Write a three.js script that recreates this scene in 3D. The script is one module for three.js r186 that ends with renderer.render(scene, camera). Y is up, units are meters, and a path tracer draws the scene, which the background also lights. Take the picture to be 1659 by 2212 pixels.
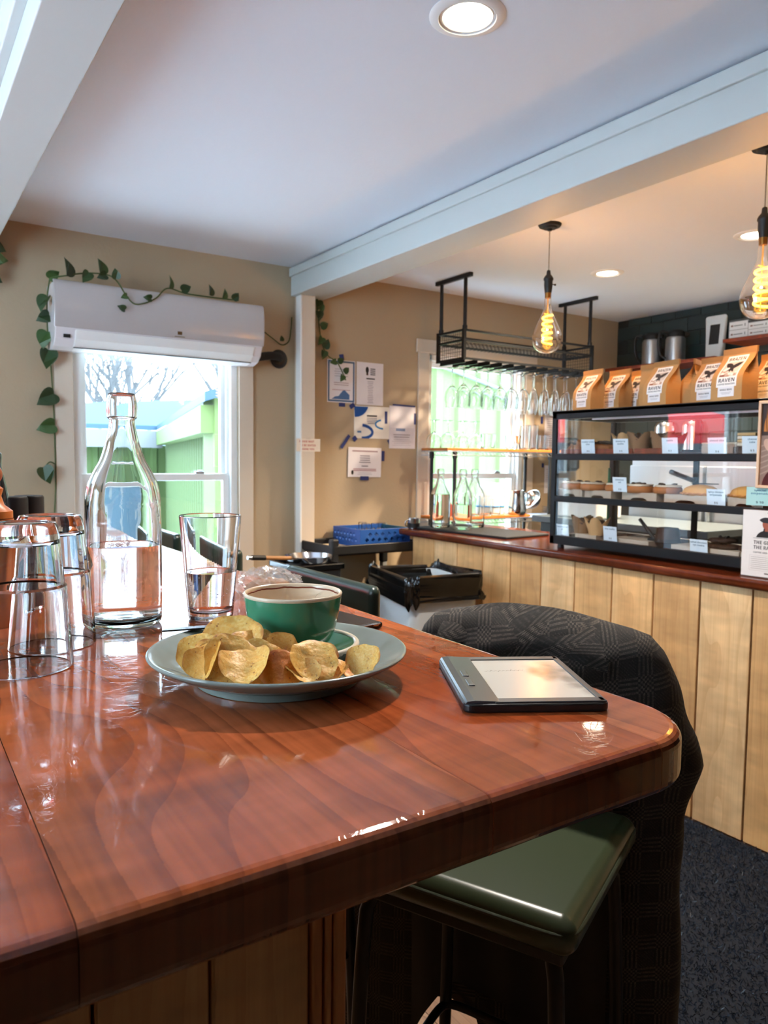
import * as THREE from 'three';
import { RoundedBoxGeometry } from 'three/addons/geometries/RoundedBoxGeometry.js';
import { mergeGeometries, mergeVertices } from 'three/addons/utils/BufferGeometryUtils.js';
import { RectAreaLightUniformsLib } from 'three/addons/lights/RectAreaLightUniformsLib.js';
import { Brush, Evaluator, INTERSECTION } from 'three-bvh-csg';

const scene = new THREE.Scene();
RectAreaLightUniformsLib.init();
// ---------- camera ----------
const camera = new THREE.PerspectiveCamera(2 * Math.atan(1106 / 1620.4) * 180 / Math.PI, 1659 / 2212, 0.05, 200);
{
  const yaw = 0.58742, pit = 0.07008, rol = -0.011077;
  const fw = new THREE.Vector3(Math.sin(yaw) * Math.cos(pit), -Math.sin(pit), -Math.cos(yaw) * Math.cos(pit));
  const rt = new THREE.Vector3(Math.cos(yaw), 0, Math.sin(yaw)), dn = new THREE.Vector3().crossVectors(fw, rt);
  const c = Math.cos(rol), s = Math.sin(rol);
  const X = rt.clone().multiplyScalar(c).addScaledVector(dn, s), D = rt.clone().multiplyScalar(-s).addScaledVector(dn, c);
  camera.quaternion.setFromRotationMatrix(new THREE.Matrix4().makeBasis(X, D.clone().negate(), fw.clone().negate()));
  camera.position.set(0, 1.33, 0);
  camera.focus = 0.86; camera.userData.fStop = 12;
  camera.updateMatrixWorld();
}
// ---------- sky, exposure, lamp strengths ----------
const SKY = 4.2, EXPOSURE = 4.1;
const DOWNLIGHT = 3.3, BULB = 0.12;
{
  const W = 64, H = 32, d = new Float32Array(W * H * 4);
  for (let y = 0; y < H; y++) for (let x = 0; x < W; x++) {
    const up = Math.max(0, (y + 0.5) / H * 2 - 1), k = 0.82 + 0.25 * up, i = (y * W + x) * 4;
    d[i] = 0.77 * k; d[i + 1] = 1.04 * k; d[i + 2] = 1.27 * k; d[i + 3] = 1;
  }
  const t = new THREE.DataTexture(d, W, H, THREE.RGBAFormat, THREE.FloatType);
  t.mapping = THREE.EquirectangularReflectionMapping; t.magFilter = t.minFilter = THREE.LinearFilter; t.needsUpdate = true;
  scene.background = t; scene.backgroundIntensity = SKY;
}
const renderer = new THREE.WebGLRenderer({ antialias: true });
renderer.toneMapping = THREE.LinearToneMapping;
renderer.toneMappingExposure = EXPOSURE;
renderer.shadowMap.enabled = true;

// ---------- helpers ----------
function rng(seed) { let a = seed >>> 0; return () => { a = (a + 0x6d2b79f5) | 0; let t = Math.imul(a ^ (a >>> 15), 1 | a); t = (t + Math.imul(t ^ (t >>> 7), 61 | t)) ^ t; return ((t ^ (t >>> 14)) >>> 0) / 4294967296; }; }
const R0 = rng(77);
const V = (x, y, z) => new THREE.Vector3(x, y, z);
const hash = (x, y, s) => { let h = Math.imul(x, 374761393) + Math.imul(y, 668265263) + Math.imul(s, 974634541); h = Math.imul(h ^ (h >>> 13), 1274126177); return ((h ^ (h >>> 16)) >>> 0) / 4294967296; };
function vn(x, y, px, py, s) {
  const xi = Math.floor(x), yi = Math.floor(y), fx = x - xi, fy = y - yi, m = (a, n) => ((a % n) + n) % n;
  const u = fx * fx * (3 - 2 * fx), v = fy * fy * (3 - 2 * fy), x0 = m(xi, px), x1 = m(xi + 1, px), y0 = m(yi, py), y1 = m(yi + 1, py);
  return (hash(x0, y0, s) * (1 - u) + hash(x1, y0, s) * u) * (1 - v) + (hash(x0, y1, s) * (1 - u) + hash(x1, y1, s) * u) * v;
}
function fb(u, v, nx, ny, oct, s) { let a = 0.5, t = 0, n = 0; for (let o = 0; o < oct; o++) { t += a * vn(u * nx, v * ny, nx, ny, s + o * 17); n += a; a *= 0.55; nx *= 2; ny *= 2; } return t / n; }
const mix = (a, b, t) => a + (b - a) * t, clamp = (x, a = 0, b = 1) => Math.min(b, Math.max(a, x)), sm = (a, b, x) => { const t = clamp((x - a) / (b - a)); return t * t * (3 - 2 * t); };
const mix3 = (a, b, t) => [mix(a[0], b[0], t), mix(a[1], b[1], t), mix(a[2], b[2], t)];
function tex(w, h, fn, color = true) {
  const d = new Uint8Array(w * h * 4);
  for (let y = 0; y < h; y++) for (let x = 0; x < w; x++) {
    const c = fn((x + 0.5) / w, (y + 0.5) / h), i = (y * w + x) * 4;
    if (typeof c === 'number') { d[i] = d[i + 1] = d[i + 2] = clamp(c) * 255; } else { d[i] = clamp(c[0]) * 255; d[i + 1] = clamp(c[1]) * 255; d[i + 2] = clamp(c[2]) * 255; }
    d[i + 3] = 255;
  }
  const t = new THREE.DataTexture(d, w, h); t.wrapS = t.wrapT = THREE.RepeatWrapping; t.magFilter = THREE.LinearFilter; t.minFilter = THREE.LinearMipmapLinearFilter; t.generateMipmaps = true;
  if (color) t.colorSpace = THREE.SRGBColorSpace; t.needsUpdate = true; return t;
}
function canv(w, h, draw) {
  const c = document.createElement('canvas'); c.width = w; c.height = h; const g = c.getContext('2d'); draw(g, w, h);
  const t = new THREE.CanvasTexture(c); t.colorSpace = THREE.SRGBColorSpace; t.magFilter = THREE.LinearFilter; t.anisotropy = 8; return t;
}
const rep = (t, sx, sy) => { const c = t.clone(); c.wrapS = c.wrapT = THREE.RepeatWrapping; c.repeat.set(1 / sx, 1 / sy); c.needsUpdate = true; return c; };
const std = (o) => new THREE.MeshStandardMaterial(o), phy = (o) => new THREE.MeshPhysicalMaterial(o);
const used = {};
function numbered(n) { if (used[n] === undefined) { used[n] = 0; return n; } used[n]++; return n + '_' + String(used[n]).padStart(3, '0'); }
function part(name, geo, mat, parent, pos, rot) {
  const m = new THREE.Mesh(geo, mat); m.name = name; m.castShadow = m.receiveShadow = true;
  if (pos) m.position.set(...pos); if (rot) m.rotation.set(...rot);
  parent.add(m); return m;
}
function group(name, parent, pos) { const g = new THREE.Group(); g.name = name; if (pos) g.position.set(...pos); parent.add(g); return g; }
function thing(name, label, category, pos = [0, 0, 0], turn = 0, grp) {
  const o = new THREE.Group(); o.name = numbered(name); o.position.set(...pos); o.rotation.y = turn; o.userData = { label, category };
  if (grp) o.userData.group = grp; scene.add(o); return o;
}
function single(name, label, category, geo, mat, pos, turn = 0, grp) {
  const m = part(numbered(name), geo, mat, scene, pos); m.rotation.y = turn; m.userData = { label, category }; if (grp) m.userData.group = grp; return m;
}
function copy(o, label, pos, turn, grp) {
  const c = o.clone(); c.name = numbered(o.name.replace(/_\d{3}$/, '')); c.userData = { ...o.userData, label }; if (grp) c.userData.group = grp;
  if (pos) c.position.set(...pos); if (turn !== undefined) c.rotation.y = turn; scene.add(c); return c;
}
function struct(name, geo, mat, pos, parent) { const m = part(name, geo, mat, parent || scene, pos); if (!parent) m.userData.kind = 'structure'; return m; }
const structG = (name) => { const g = new THREE.Group(); g.name = name; g.userData.kind = 'structure'; scene.add(g); return g; };
const tag = (o, kind) => { o.userData.kind = kind; return o; };
const bx = (w, h, d, x = 0, y = 0, z = 0) => new THREE.BoxGeometry(w, h, d).translate(x, y, z);
const rb = (w, h, d, r, x = 0, y = 0, z = 0, s = 2) => new RoundedBoxGeometry(w, h, d, s, Math.min(r, w / 2.01, h / 2.01, d / 2.01)).translate(x, y, z);
const cyl = (r0, r1, h, x = 0, y = 0, z = 0, s = 20) => new THREE.CylinderGeometry(r1, r0, h, s).translate(x, y + h / 2, z);
const span = (x0, x1, y0, y1, z0, z1, r = 0) => (r ? rb : bx)(x1 - x0, y1 - y0, z1 - z0, ...(r ? [r] : []), (x0 + x1) / 2, (y0 + y1) / 2, (z0 + z1) / 2);
const curve = (pts) => new THREE.CatmullRomCurve3(pts.map((p) => V(...p)), false, 'centripetal');
const tube = (pts, r, n = 20, k = 8, closed = false) => new THREE.TubeGeometry(new THREE.CatmullRomCurve3(pts.map((p) => V(...p)), closed, 'centripetal'), n, r, k, closed);
function rod(a, b, r, k = 8) { const A = V(...a), B = V(...b), d = B.clone().sub(A), L = d.length(); const g = new THREE.CylinderGeometry(r, r, L, k); g.applyQuaternion(new THREE.Quaternion().setFromUnitVectors(V(0, 1, 0), d.normalize())); return g.translate((A.x + B.x) / 2, (A.y + B.y) / 2, (A.z + B.z) / 2); }
function sbar(a, b, t) { const A = V(...a), B = V(...b), d = B.clone().sub(A), L = d.length(); const g = new THREE.BoxGeometry(t, L + t, t); g.applyQuaternion(new THREE.Quaternion().setFromUnitVectors(V(0, 1, 0), d.normalize())); return g.translate((A.x + B.x) / 2, (A.y + B.y) / 2, (A.z + B.z) / 2); }
const merge = (a) => mergeGeometries(a.map((g) => { const c = g.index ? g.toNonIndexed() : g.clone(); for (const k of Object.keys(c.attributes)) if (!['position', 'normal', 'uv'].includes(k)) c.deleteAttribute(k); return c; }));
function volume(g) { const p = g.attributes.position, ix = g.index; let v = 0; const a = V(), b = V(), c = V(), n = ix ? ix.count : p.count; for (let i = 0; i < n; i += 3) { const q = (k) => (ix ? ix.getX(i + k) : i + k); a.fromBufferAttribute(p, q(0)); b.fromBufferAttribute(p, q(1)); c.fromBufferAttribute(p, q(2)); v += a.dot(b.cross(c)); } return v; }
function orient(g) { if (volume(g) < 0) { if (g.index) { const a = g.index.array; for (let i = 0; i < a.length; i += 3) { const t = a[i]; a[i] = a[i + 2]; a[i + 2] = t; } } g.computeVertexNormals(); } return g; }
function weld(g) { const c = g.clone(); for (const k of Object.keys(c.attributes)) if (k !== 'position') c.deleteAttribute(k); const m = mergeVertices(c, 1e-6); m.computeVertexNormals(); return m; }
// closed or open profile of [radius, height]; smooth with creases where the angle is sharp
function lathe(pts, seg = 40, crease = 0.7) {
  let g = new THREE.LatheGeometry(pts.map((p) => new THREE.Vector2(Math.max(p[0], 0), p[1])), seg);
  g = orient(g); return crease ? toCreasedNormals(g, crease) : g;
}
function round(pts, n = 4) { // smooths a profile with a Catmull-Rom curve
  const c = new THREE.CatmullRomCurve3(pts.map((p) => V(p[0], p[1], 0)), false, 'centripetal'); return c.getPoints(pts.length * n).map((p) => [p.x, p.y]);
}
// uv in metres, grain along one axis
function grain(g, axis, ou = 0, ov = 0) {
  const c = g.index ? g.toNonIndexed() : g, p = c.attributes.position, n = c.attributes.normal, uv = new Float32Array(p.count * 2), ax = 'xyz'.indexOf(axis);
  for (let i = 0; i < p.count; i++) {
    const N = [Math.abs(n.getX(i)), Math.abs(n.getY(i)), Math.abs(n.getZ(i))], P = [p.getX(i), p.getY(i), p.getZ(i)];
    let d = N.indexOf(Math.max(...N)); const o = [0, 1, 2].filter((k) => k !== d), vA = d === ax ? o[1] : ax, uA = o.find((k) => k !== vA);
    uv[i * 2] = P[uA] + ou + (d === ax ? 0.37 : d === 1 ? 0 : 0.21); uv[i * 2 + 1] = P[vA] + ov;
  }
  c.setAttribute('uv', new THREE.BufferAttribute(uv, 2)); return c;
}
function toCreasedNormals(g0, angle) { // like the addon, but exact for small things
  const g = g0.index ? g0.toNonIndexed() : g0.clone(), p = g.attributes.position, n = p.count, cos = Math.cos(angle), map = new Map(), N = new Float32Array(n * 3), F = new Float32Array(n), a = V(), b = V(), c = V();
  const key = (i) => Math.round(p.getX(i) * 2e5) + '_' + Math.round(p.getY(i) * 2e5) + '_' + Math.round(p.getZ(i) * 2e5);
  for (let i = 0; i < n; i += 3) {
    a.fromBufferAttribute(p, i); b.fromBufferAttribute(p, i + 1); c.fromBufferAttribute(p, i + 2); c.sub(b); a.sub(b); c.cross(a); const L = c.length() || 1;
    F[i] = c.x / L; F[i + 1] = c.y / L; F[i + 2] = c.z / L; if (c.length() < 1e-14) continue;
    for (let k = 0; k < 3; k++) { const h = key(i + k); let l = map.get(h); if (!l) map.set(h, (l = [])); l.push(i, L); }
  }
  for (let i = 0; i < n; i++) { const f = i - (i % 3), l = map.get(key(i)) || []; let x = 0, y = 0, z = 0; for (let k = 0; k < l.length; k += 2) { const o = l[k]; if (F[o] * F[f] + F[o + 1] * F[f + 1] + F[o + 2] * F[f + 2] >= cos) { x += F[o] * l[k + 1]; y += F[o + 1] * l[k + 1]; z += F[o + 2] * l[k + 1]; } } const L = Math.hypot(x, y, z); if (L > 0) { N[i * 3] = x / L; N[i * 3 + 1] = y / L; N[i * 3 + 2] = z / L; } else { N[i * 3] = F[f]; N[i * 3 + 1] = F[f + 1]; N[i * 3 + 2] = F[f + 2]; } }
  g.setAttribute('normal', new THREE.BufferAttribute(N, 3)); return g;
}
function shapeOf(pts) { const s = new THREE.Shape(); pts.forEach((p, i) => (i ? s.lineTo(p[0], p[1]) : s.moveTo(p[0], p[1]))); s.closePath(); return s; }
const ext = (pts, depth, bevel = 0, seg = 2) => new THREE.ExtrudeGeometry(Array.isArray(pts) ? shapeOf(pts) : pts, { depth, bevelEnabled: bevel > 0, bevelSize: bevel, bevelThickness: bevel, bevelOffset: -bevel, bevelSegments: seg, curveSegments: 12 });
function rrect(w, h, r, n = 5) { const p = []; for (const [cx, cy, a0] of [[w / 2 - r, h / 2 - r, 0], [-w / 2 + r, h / 2 - r, 1], [-w / 2 + r, -h / 2 + r, 2], [w / 2 - r, -h / 2 + r, 3]]) for (let i = 0; i <= n; i++) { const a = (a0 + i / n) * Math.PI / 2; p.push([cx + r * Math.cos(a), cy + r * Math.sin(a)]); } return p; }
const ORD = ['first', 'second', 'third', 'fourth', 'fifth', 'sixth', 'seventh', 'eighth', 'ninth', 'tenth', 'eleventh', 'twelfth'];
// ---------- materials ----------
function woodTex(c0, c1, c2, { nx = 5, ny = 2, streak = 0.6, curl = 0, seed = 1, w = 512, h = 1024, lines = 9 } = {}) {
  return tex(w, h, (u, v) => {
    const warp = fb(u, v, nx, ny, 3, seed) - 0.5, a = fb(u, v, nx * 2, ny, 4, seed + 5), ph = u * lines + warp * lines * 0.9;
    const ring = Math.pow(Math.abs(ph - Math.floor(ph)), 3.0) * (0.45 + fb(u, v, nx, ny, 2, seed + 44)); // late wood: soft on one side, sharp on the other
    const fine = fb(u, v, 110, 5, 2, seed + 9), pore = Math.pow(fb(u, v, 150, 10, 2, seed + 21), 3);
    let c = mix3(c0, c1, clamp(a * 1.5 - 0.25)); c = mix3(c, c2, clamp(streak * (0.55 * ring + 0.55 * fine - 0.22 + pore * 0.5)));
    if (curl) { const k = fb(u, v, 4, 26, 3, seed + 33) - 0.5, cloud = fb(u, v, 3, 3, 3, seed + 61) - 0.5; c = c.map((x) => x * (1 + curl * k + curl * 0.9 * cloud)); }
    return c;
  });
}
const T_TABLE = woodTex([0.74, 0.405, 0.235], [0.62, 0.30, 0.15], [0.33, 0.14, 0.075], { nx: 3, ny: 1, streak: 0.5, curl: 0.34, lines: 11, seed: 11, w: 1024, h: 1024 });
const T_PALE = woodTex([0.93, 0.78, 0.58], [0.88, 0.70, 0.49], [0.72, 0.51, 0.31], { nx: 2, ny: 1, streak: 0.4, curl: 0.2, lines: 7, seed: 41 });
const T_FLOOR = woodTex([0.70, 0.58, 0.47], [0.60, 0.47, 0.37], [0.40, 0.29, 0.21], { nx: 3, ny: 1, streak: 0.6, curl: 0.1, seed: 71 });
// fine random scratches for the varnish
const T_SCRATCH = tex(1024, 1024, (() => {
  const N = 1024, a = new Float32Array(N * N).fill(0.5), r = rng(5);
  for (let k = 0; k < 1500; k++) { let x = r() * N, y = r() * N, t = r() * 6.283; const L = 30 + r() * 190, dp = 0.08 + 0.3 * r() * r(), cv = (r() - 0.5) * 0.01; for (let i = 0; i < L; i++) { a[(Math.floor(y) & 1023) * N + (Math.floor(x) & 1023)] -= dp; x += Math.cos(t); y += Math.sin(t); t += cv; } }
  return (u, v) => a[Math.floor(v * N) * N + Math.floor(u * N)] + 0.10 * (fb(u, v, 14, 14, 3, 3) - 0.5);
})(), false);
const T_FINE = tex(256, 256, (u, v) => fb(u, v, 48, 48, 3, 8), false);
const T_BLOTCH = tex(256, 256, (u, v) => fb(u, v, 6, 6, 4, 18), false);
const M = {};
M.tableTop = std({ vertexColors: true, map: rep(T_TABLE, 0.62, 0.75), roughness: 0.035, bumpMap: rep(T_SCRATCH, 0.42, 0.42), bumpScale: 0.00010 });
M.counterTop = std({ color: 0x94837c, map: rep(T_TABLE, 0.5, 0.9), roughness: 0.16 });
M.pale = [0xffffff, 0xf6ead8, 0xfff4e4, 0xefe0cc].map((c, i) => std({ color: c, map: rep(T_PALE, 0.42, 1.1), roughness: 0.5, bumpMap: rep(T_PALE, 0.42, 1.1), bumpScale: 0.0006 }));
M.base = [0xc6bbae, 0xcec3b6, 0xbbb0a3].map((c) => std({ color: c, map: rep(T_PALE, 0.35, 0.9), roughness: 0.55, bumpMap: rep(T_PALE, 0.35, 0.9), bumpScale: 0.001 }));
M.floor = [0xffffff, 0xeadfd5, 0xf6efe8, 0xddd0c4].map((c) => std({ color: c, map: rep(T_FLOOR, 0.36, 1.2), roughness: 0.42, bumpMap: rep(T_FLOOR, 0.36, 1.2), bumpScale: 0.0005 }));
M.wall = std({ color: 0xb5a184, roughness: 0.85, bumpMap: rep(T_FINE, 0.5, 0.5), bumpScale: 0.0006 });
M.ceiling = std({ color: 0xe8f1fa, roughness: 0.9, bumpMap: rep(T_FINE, 0.6, 0.6), bumpScale: 0.0004 });
M.beam = std({ color: 0xc2c8c5, roughness: 0.55 });
M.trim = std({ color: 0xd9cbb8, roughness: 0.6 });
M.white = std({ color: 0xf0f1ee, roughness: 0.45 });
M.vinyl = std({ color: 0xf4f6f4, roughness: 0.35 });
M.black = std({ color: 0x16181a, roughness: 0.5 });
M.blackMetal = std({ color: 0x15171a, roughness: 0.42, metalness: 0.4 });
M.blackGloss = std({ color: 0x0d0f11, roughness: 0.22 });
M.rubber = std({ color: 0x191a1d, roughness: 0.75, bumpMap: rep(T_FINE, 0.1, 0.1), bumpScale: 0.0006 });
M.steel = std({ color: 0xd0d2d4, roughness: 0.16, metalness: 1 });
M.brushed = std({ color: 0xb9bcbf, roughness: 0.34, metalness: 1 });
M.pane = phy({ color: 0xffffff, roughness: 0, transmission: 1, thickness: 0, ior: 1.5 });
M.glass = phy({ color: 0xffffff, roughness: 0, transmission: 1, thickness: 0.004, ior: 1.5, attenuationColor: new THREE.Color(0.78, 0.95, 0.9), attenuationDistance: 0.09 });
M.clearGlass = phy({ color: 0xffffff, roughness: 0, transmission: 1, thickness: 0.003, ior: 1.5 });
M.thinGlass = phy({ color: 0xf4ffff, roughness: 0.0, transmission: 1, thickness: 0, ior: 1.5 });
M.water = phy({ color: 0xffffff, roughness: 0, transmission: 1, thickness: 0.05, ior: 1.33 });
M.leaf = [0x2f4a26, 0x3c5c2c, 0x27401f].map((c) => std({ color: c, roughness: 0.45, side: THREE.DoubleSide }));
M.stem = std({ color: 0x4a5a2c, roughness: 0.7 });
M.greenVinyl = std({ color: 0x353f2b, roughness: 0.3, bumpMap: rep(T_FINE, 0.06, 0.06), bumpScale: 0.0005 });
M.greenBack = std({ color: 0x20302a, roughness: 0.28, bumpMap: rep(T_FINE, 0.06, 0.06), bumpScale: 0.0003 });
M.kraft = std({ color: 0xb98b56, roughness: 0.75, bumpMap: rep(T_BLOTCH, 0.12, 0.12), bumpScale: 0.002 });
M.bag = std({ color: 0x08090a, roughness: 0.13, side: THREE.DoubleSide, bumpMap: rep(T_BLOTCH, 0.35, 0.12), bumpScale: 0.003 });
M.blueTape = std({ color: 0x1d2f6e, roughness: 0.6 });
M.paper = std({ color: 0xf1efec, roughness: 0.6 });
M.woodItem = std({ map: rep(T_PALE, 0.2, 0.4), color: 0xd9a066, roughness: 0.45 });
M.darkWood = std({ map: rep(T_TABLE, 0.3, 0.5), color: 0xc9a58d, roughness: 0.45 });

// ---------- the room ----------
const ZB = -3.85, ZF = 2.2, XL = -1.9, XR = 4.69, HC = 2.393;
{ // floor: planks along the counter, laid near the view; the rest is a plain base
  const fl = structG('floor'); part('subfloor', span(XL - 0.2, XR + 0.2, -0.12, -0.012, ZB - 0.2, ZF + 0.2), M.black, fl);
  const r = rng(3), w = 0.125; let n = 0;
  for (let x = -0.2; x < 2.42; x += w) for (let z = ZB, k = 0; z < 0.3; k++) {
    let L = 0.9 + r() * 0.6; if (k === 0) L *= 0.3 + r() * 0.7; const z1 = Math.min(z + L, 0.3), d = r() * 0.0012;
    part('plank', grain(rb(w - 0.0016, 0.012, z1 - z - 0.0016, 0.001, x + w / 2, -0.006 - d, (z + z1) / 2, 1), 'z', r() * 9, r() * 9), M.floor[Math.floor(r() * 4)], fl); z = z1; n++;
  }
  part('floorboards', grain(merge([span(XL, -0.2, -0.012, -0.001, ZB, ZF), span(-0.2, XR, -0.012, -0.001, 0.3, ZF), span(2.425, XR, -0.012, -0.001, ZB, 0.3)]), 'z'), M.floor[1], fl);
}
// walls with openings; each is cut into blocks around its windows
const W1 = { x0: 0.765, x1: 1.605, y0: 0.62, y1: 1.99 }, W2 = { x0: 2.89, x1: 3.73, y0: 0.62, y1: 2.0 }, W3 = { x0: -1.3, x1: -0.24, y0: 0.5, y1: 2.2 };
function wallBlocks(a, b, wins, make) { const out = []; let c = a; for (const w of wins) { out.push(make(c, w.x0, 0, HC + 0.02)); out.push(make(w.x0, w.x1, 0, w.y0)); out.push(make(w.x0, w.x1, w.y1, HC + 0.02)); c = w.x1; } out.push(make(c, b, 0, HC + 0.02)); return merge(out); }
const wallBack = structG('wall_back');
part('plaster', grain(wallBlocks(XL - 0.15, XR + 0.15, [W3, W1, W2], (a, b, y0, y1) => span(a, b, y0, y1, ZB - 0.14, ZB)), 'y'), M.wall, wallBack);
const L1 = { x0: -2.35, x1: -0.55, y0: 0.35, y1: 2.25 };  // left window lies out of view; placed and sized to light ceiling and planks
struct('wall_left', grain(wallBlocks(ZB, ZF, [L1], (a, b, y0, y1) => span(XL - 0.14, XL, y0, y1, a, b)), 'y'), M.wall);
struct('wall_front', grain(span(XL - 0.15, XR + 0.15, 0, HC + 0.02, ZF, ZF + 0.14), 'y'), std({ color: 0x3c423f, roughness: 0.85 }));
const wallRight = structG('wall_right');
part('plaster', span(XR, XR + 0.14, 0, HC + 0.02, ZB, ZF), std({ color: 0x22292b, roughness: 0.8 }), wallRight);
{ // dark glazed subway tiles, running bond
  const tw = 0.2, th = 0.1, r = rng(9), g = [0, 1, 2].map(() => rb(0.010, th - 0.003, tw - 0.003, 0.003, 0, 0, 0, 1));
  const mt = [0x2b3a3c, 0x2f3f40, 0x273536].map((c) => std({ color: c, roughness: 0.3 }));
  for (let j = 0; j < 13; j++) for (let i = 0; i < 10; i++) {
    const z = ZB + 0.002 + (i + (j % 2 ? 0 : 0.5)) * tw + tw / 2 - (j % 2 ? 0 : 0), y = 1.14 + j * th + th / 2; if (y > HC) continue;
    if (z - tw / 2 < ZB) continue; part('tile', g[Math.floor(r() * 3)], mt[Math.floor(r() * 3)], wallRight, [XR - 0.004 + r() * 0.0015, y, z]);
  }
}
{ // ceiling with the round holes left for nothing: fittings are surface trims
  const c = structG('ceiling'); part('drywall', grain(span(XL - 0.15, XR + 0.15, HC, HC + 0.12, ZB - 0.14, ZF + 0.14), 'x'), M.ceiling, c);
}
{ // boxed beams along the room, each with a stepped fascia and a thin dark gap under the ceiling
  const b = structG('trim_1');
  part('beam_box', span(1.921, 2.121, 2.234, 2.384, ZB, ZF, 0.004), M.beam, b);
  part('fascia', span(1.909, 1.925, 2.338, 2.384, ZB + 0.001, ZF, 0.004), M.beam, b);
  part('gap_filler', span(1.95, 2.121, 2.384, HC, ZB, ZF), M.black, b);
  const p = structG('trim_2'); part('post', span(1.946, 2.032, 0, 2.234, ZB, ZB + 0.085, 0.003), M.trim, p);
  part('corner_strip', span(1.938, 1.95, 0, 2.232, ZB + 0.03, ZB + 0.088, 0.003), M.white, p);
  const c = structG('trim_3'); part('beam_box', span(0.286, 0.427, 2.234, HC, ZB, ZF, 0.004), M.beam, c);
  part('fascia', span(0.262, 0.288, 2.305, HC, ZB + 0.001, ZF, 0.004), M.beam, c);
}
function sashWindow(name, w, z, casing = true) { // double-hung window in wall_back, white vinyl
  const g = structG(name), { x0, x1, y0, y1 } = w, zb = z - 0.14, mid = 1.225;
  part('window_frame', merge([span(x0, x0 + 0.035, y0, y1, zb + 0.005, z - 0.012), span(x1 - 0.035, x1, y0, y1, zb + 0.005, z - 0.012), span(x0, x1, y1 - 0.035, y1, zb + 0.005, z - 0.012), span(x0, x1, y0, y0 + 0.04, zb + 0.005, z - 0.012),
    span(x0 + 0.035, x0 + 0.05, y0, y1, z - 0.06, z - 0.045), span(x1 - 0.05, x1 - 0.035, y0, y1, z - 0.06, z - 0.045)]), M.vinyl, g);
  const sash = (nm, a, b, zz, low) => {
    const s = group(nm, g), t = 0.036, i0 = x0 + 0.036, i1 = x1 - 0.036;
    part('sash_frame', merge([span(i0, i0 + t, a, b, zz - 0.014, zz + 0.014, 0.003), span(i1 - t, i1, a, b, zz - 0.014, zz + 0.014, 0.003), span(i0, i1, b - t, b, zz - 0.0138, zz + 0.0138, 0.003), span(i0, i1, a, a + t * (low ? 1.4 : 1), zz - 0.0138, zz + 0.0138, 0.003)]), M.vinyl, s);
    part('pane', span(i0 + t - 0.004, i1 - t + 0.004, a + t - 0.004, b - t + 0.004, zz - 0.002, zz - 0.001), M.pane, s);
    if (low) part('latch', merge([rb(0.05, 0.012, 0.022, 0.004, x1 - 0.2, b + 0.006, zz), rb(0.03, 0.010, 0.010, 0.004, x1 - 0.195, b + 0.014, zz)]), M.brushed, s);
  };
  sash('upper_sash', mid - 0.02, y1 - 0.036, z - 0.085, false); sash('lower_sash', y0 + 0.04, mid + 0.018, z - 0.05, true);
  if (casing) part('casing', merge([span(x0 - 0.085, x0 - 0.002, y0 - 0.05, y1 + 0.085, z, z + 0.014, 0.003), span(x1 + 0.002, x1 + 0.085, y0 - 0.05, y1 + 0.085, z, z + 0.014, 0.003), span(x0 - 0.1, x1 + 0.1, y1 + 0.002, y1 + 0.085, z, z + 0.016, 0.003), span(x0 - 0.1, x1 + 0.1, y0 - 0.055, y0 - 0.002, z, z + 0.03, 0.004)]), M.trim, g);
  return g;
}
sashWindow('window_1', W1, ZB); sashWindow('window_2', W2, ZB); sashWindow('window_3', W3, ZB);
[L1].forEach((w, i) => {
  const g = structG('window_' + (i + 4)), x = XL - 0.07;
  part('window_frame', merge([span(x - 0.03, x + 0.03, w.y0, w.y0 + 0.05, w.x0, w.x1), span(x - 0.03, x + 0.03, w.y1 - 0.05, w.y1, w.x0, w.x1), span(x - 0.03, x + 0.03, w.y0, w.y1, w.x0, w.x0 + 0.05), span(x - 0.03, x + 0.03, w.y0, w.y1, w.x1 - 0.05, w.x1), span(x - 0.02, x + 0.02, w.y0, w.y1, (w.x0 + w.x1) / 2 - 0.02, (w.x0 + w.x1) / 2 + 0.02)]), M.vinyl, g);
  part('pane', span(x - 0.001, x + 0.001, w.y0 + 0.04, w.y1 - 0.04, w.x0 + 0.04, w.x1 - 0.04), M.pane, g);
});
// ---------- ceiling fittings ----------
function downlight(x, z, label, power, hue) {
  const t = thing('recessed_downlight', label, 'ceiling light', [x, HC, z]);
  part('trim_ring', lathe([[0.068, -0.001], [0.070, -0.007], [0.083, -0.006], [0.092, -0.001], [0.092, 0.001], [0.068, 0.001]], 48), M.white, t);
  part('baffle', lathe([[0.071, -0.0025], [0.066, -0.0015], [0.066, -0.0035], [0.061, -0.0015], [0.061, -0.0045], [0.056, -0.0015], [0.0555, 0.0008], [0.071, 0.0008]], 48, 0.2), M.white, t);
  part('lens', lathe([[0, -0.0045], [0.03, -0.0042], [0.056, -0.0022], [0.056, 0], [0, 0]], 40), std({ color: 0xffffff, emissive: 0xfff3d6, emissiveIntensity: 5 }), t);
  const s = new THREE.SpotLight(hue, power, 0, 1.25, 0.6, 2); s.position.set(x, HC - 0.02, z); s.target.position.set(x, 0, z); s.castShadow = true; s.shadow.radius = 2.5; scene.add(s, s.target);
}
downlight(1.197, -1.46, 'large bright recessed downlight in the ceiling between the two beams', DOWNLIGHT, 0xfff4e8);
downlight(3.43, -2.905, 'small recessed downlight in the ceiling above the counter, near the hanging rack', DOWNLIGHT * 2, 0xffe6c6);
downlight(3.41, -2.03, 'recessed downlight partly hidden behind the pendant bulb at the right edge', DOWNLIGHT * 2, 0xffe6c6);
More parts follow.
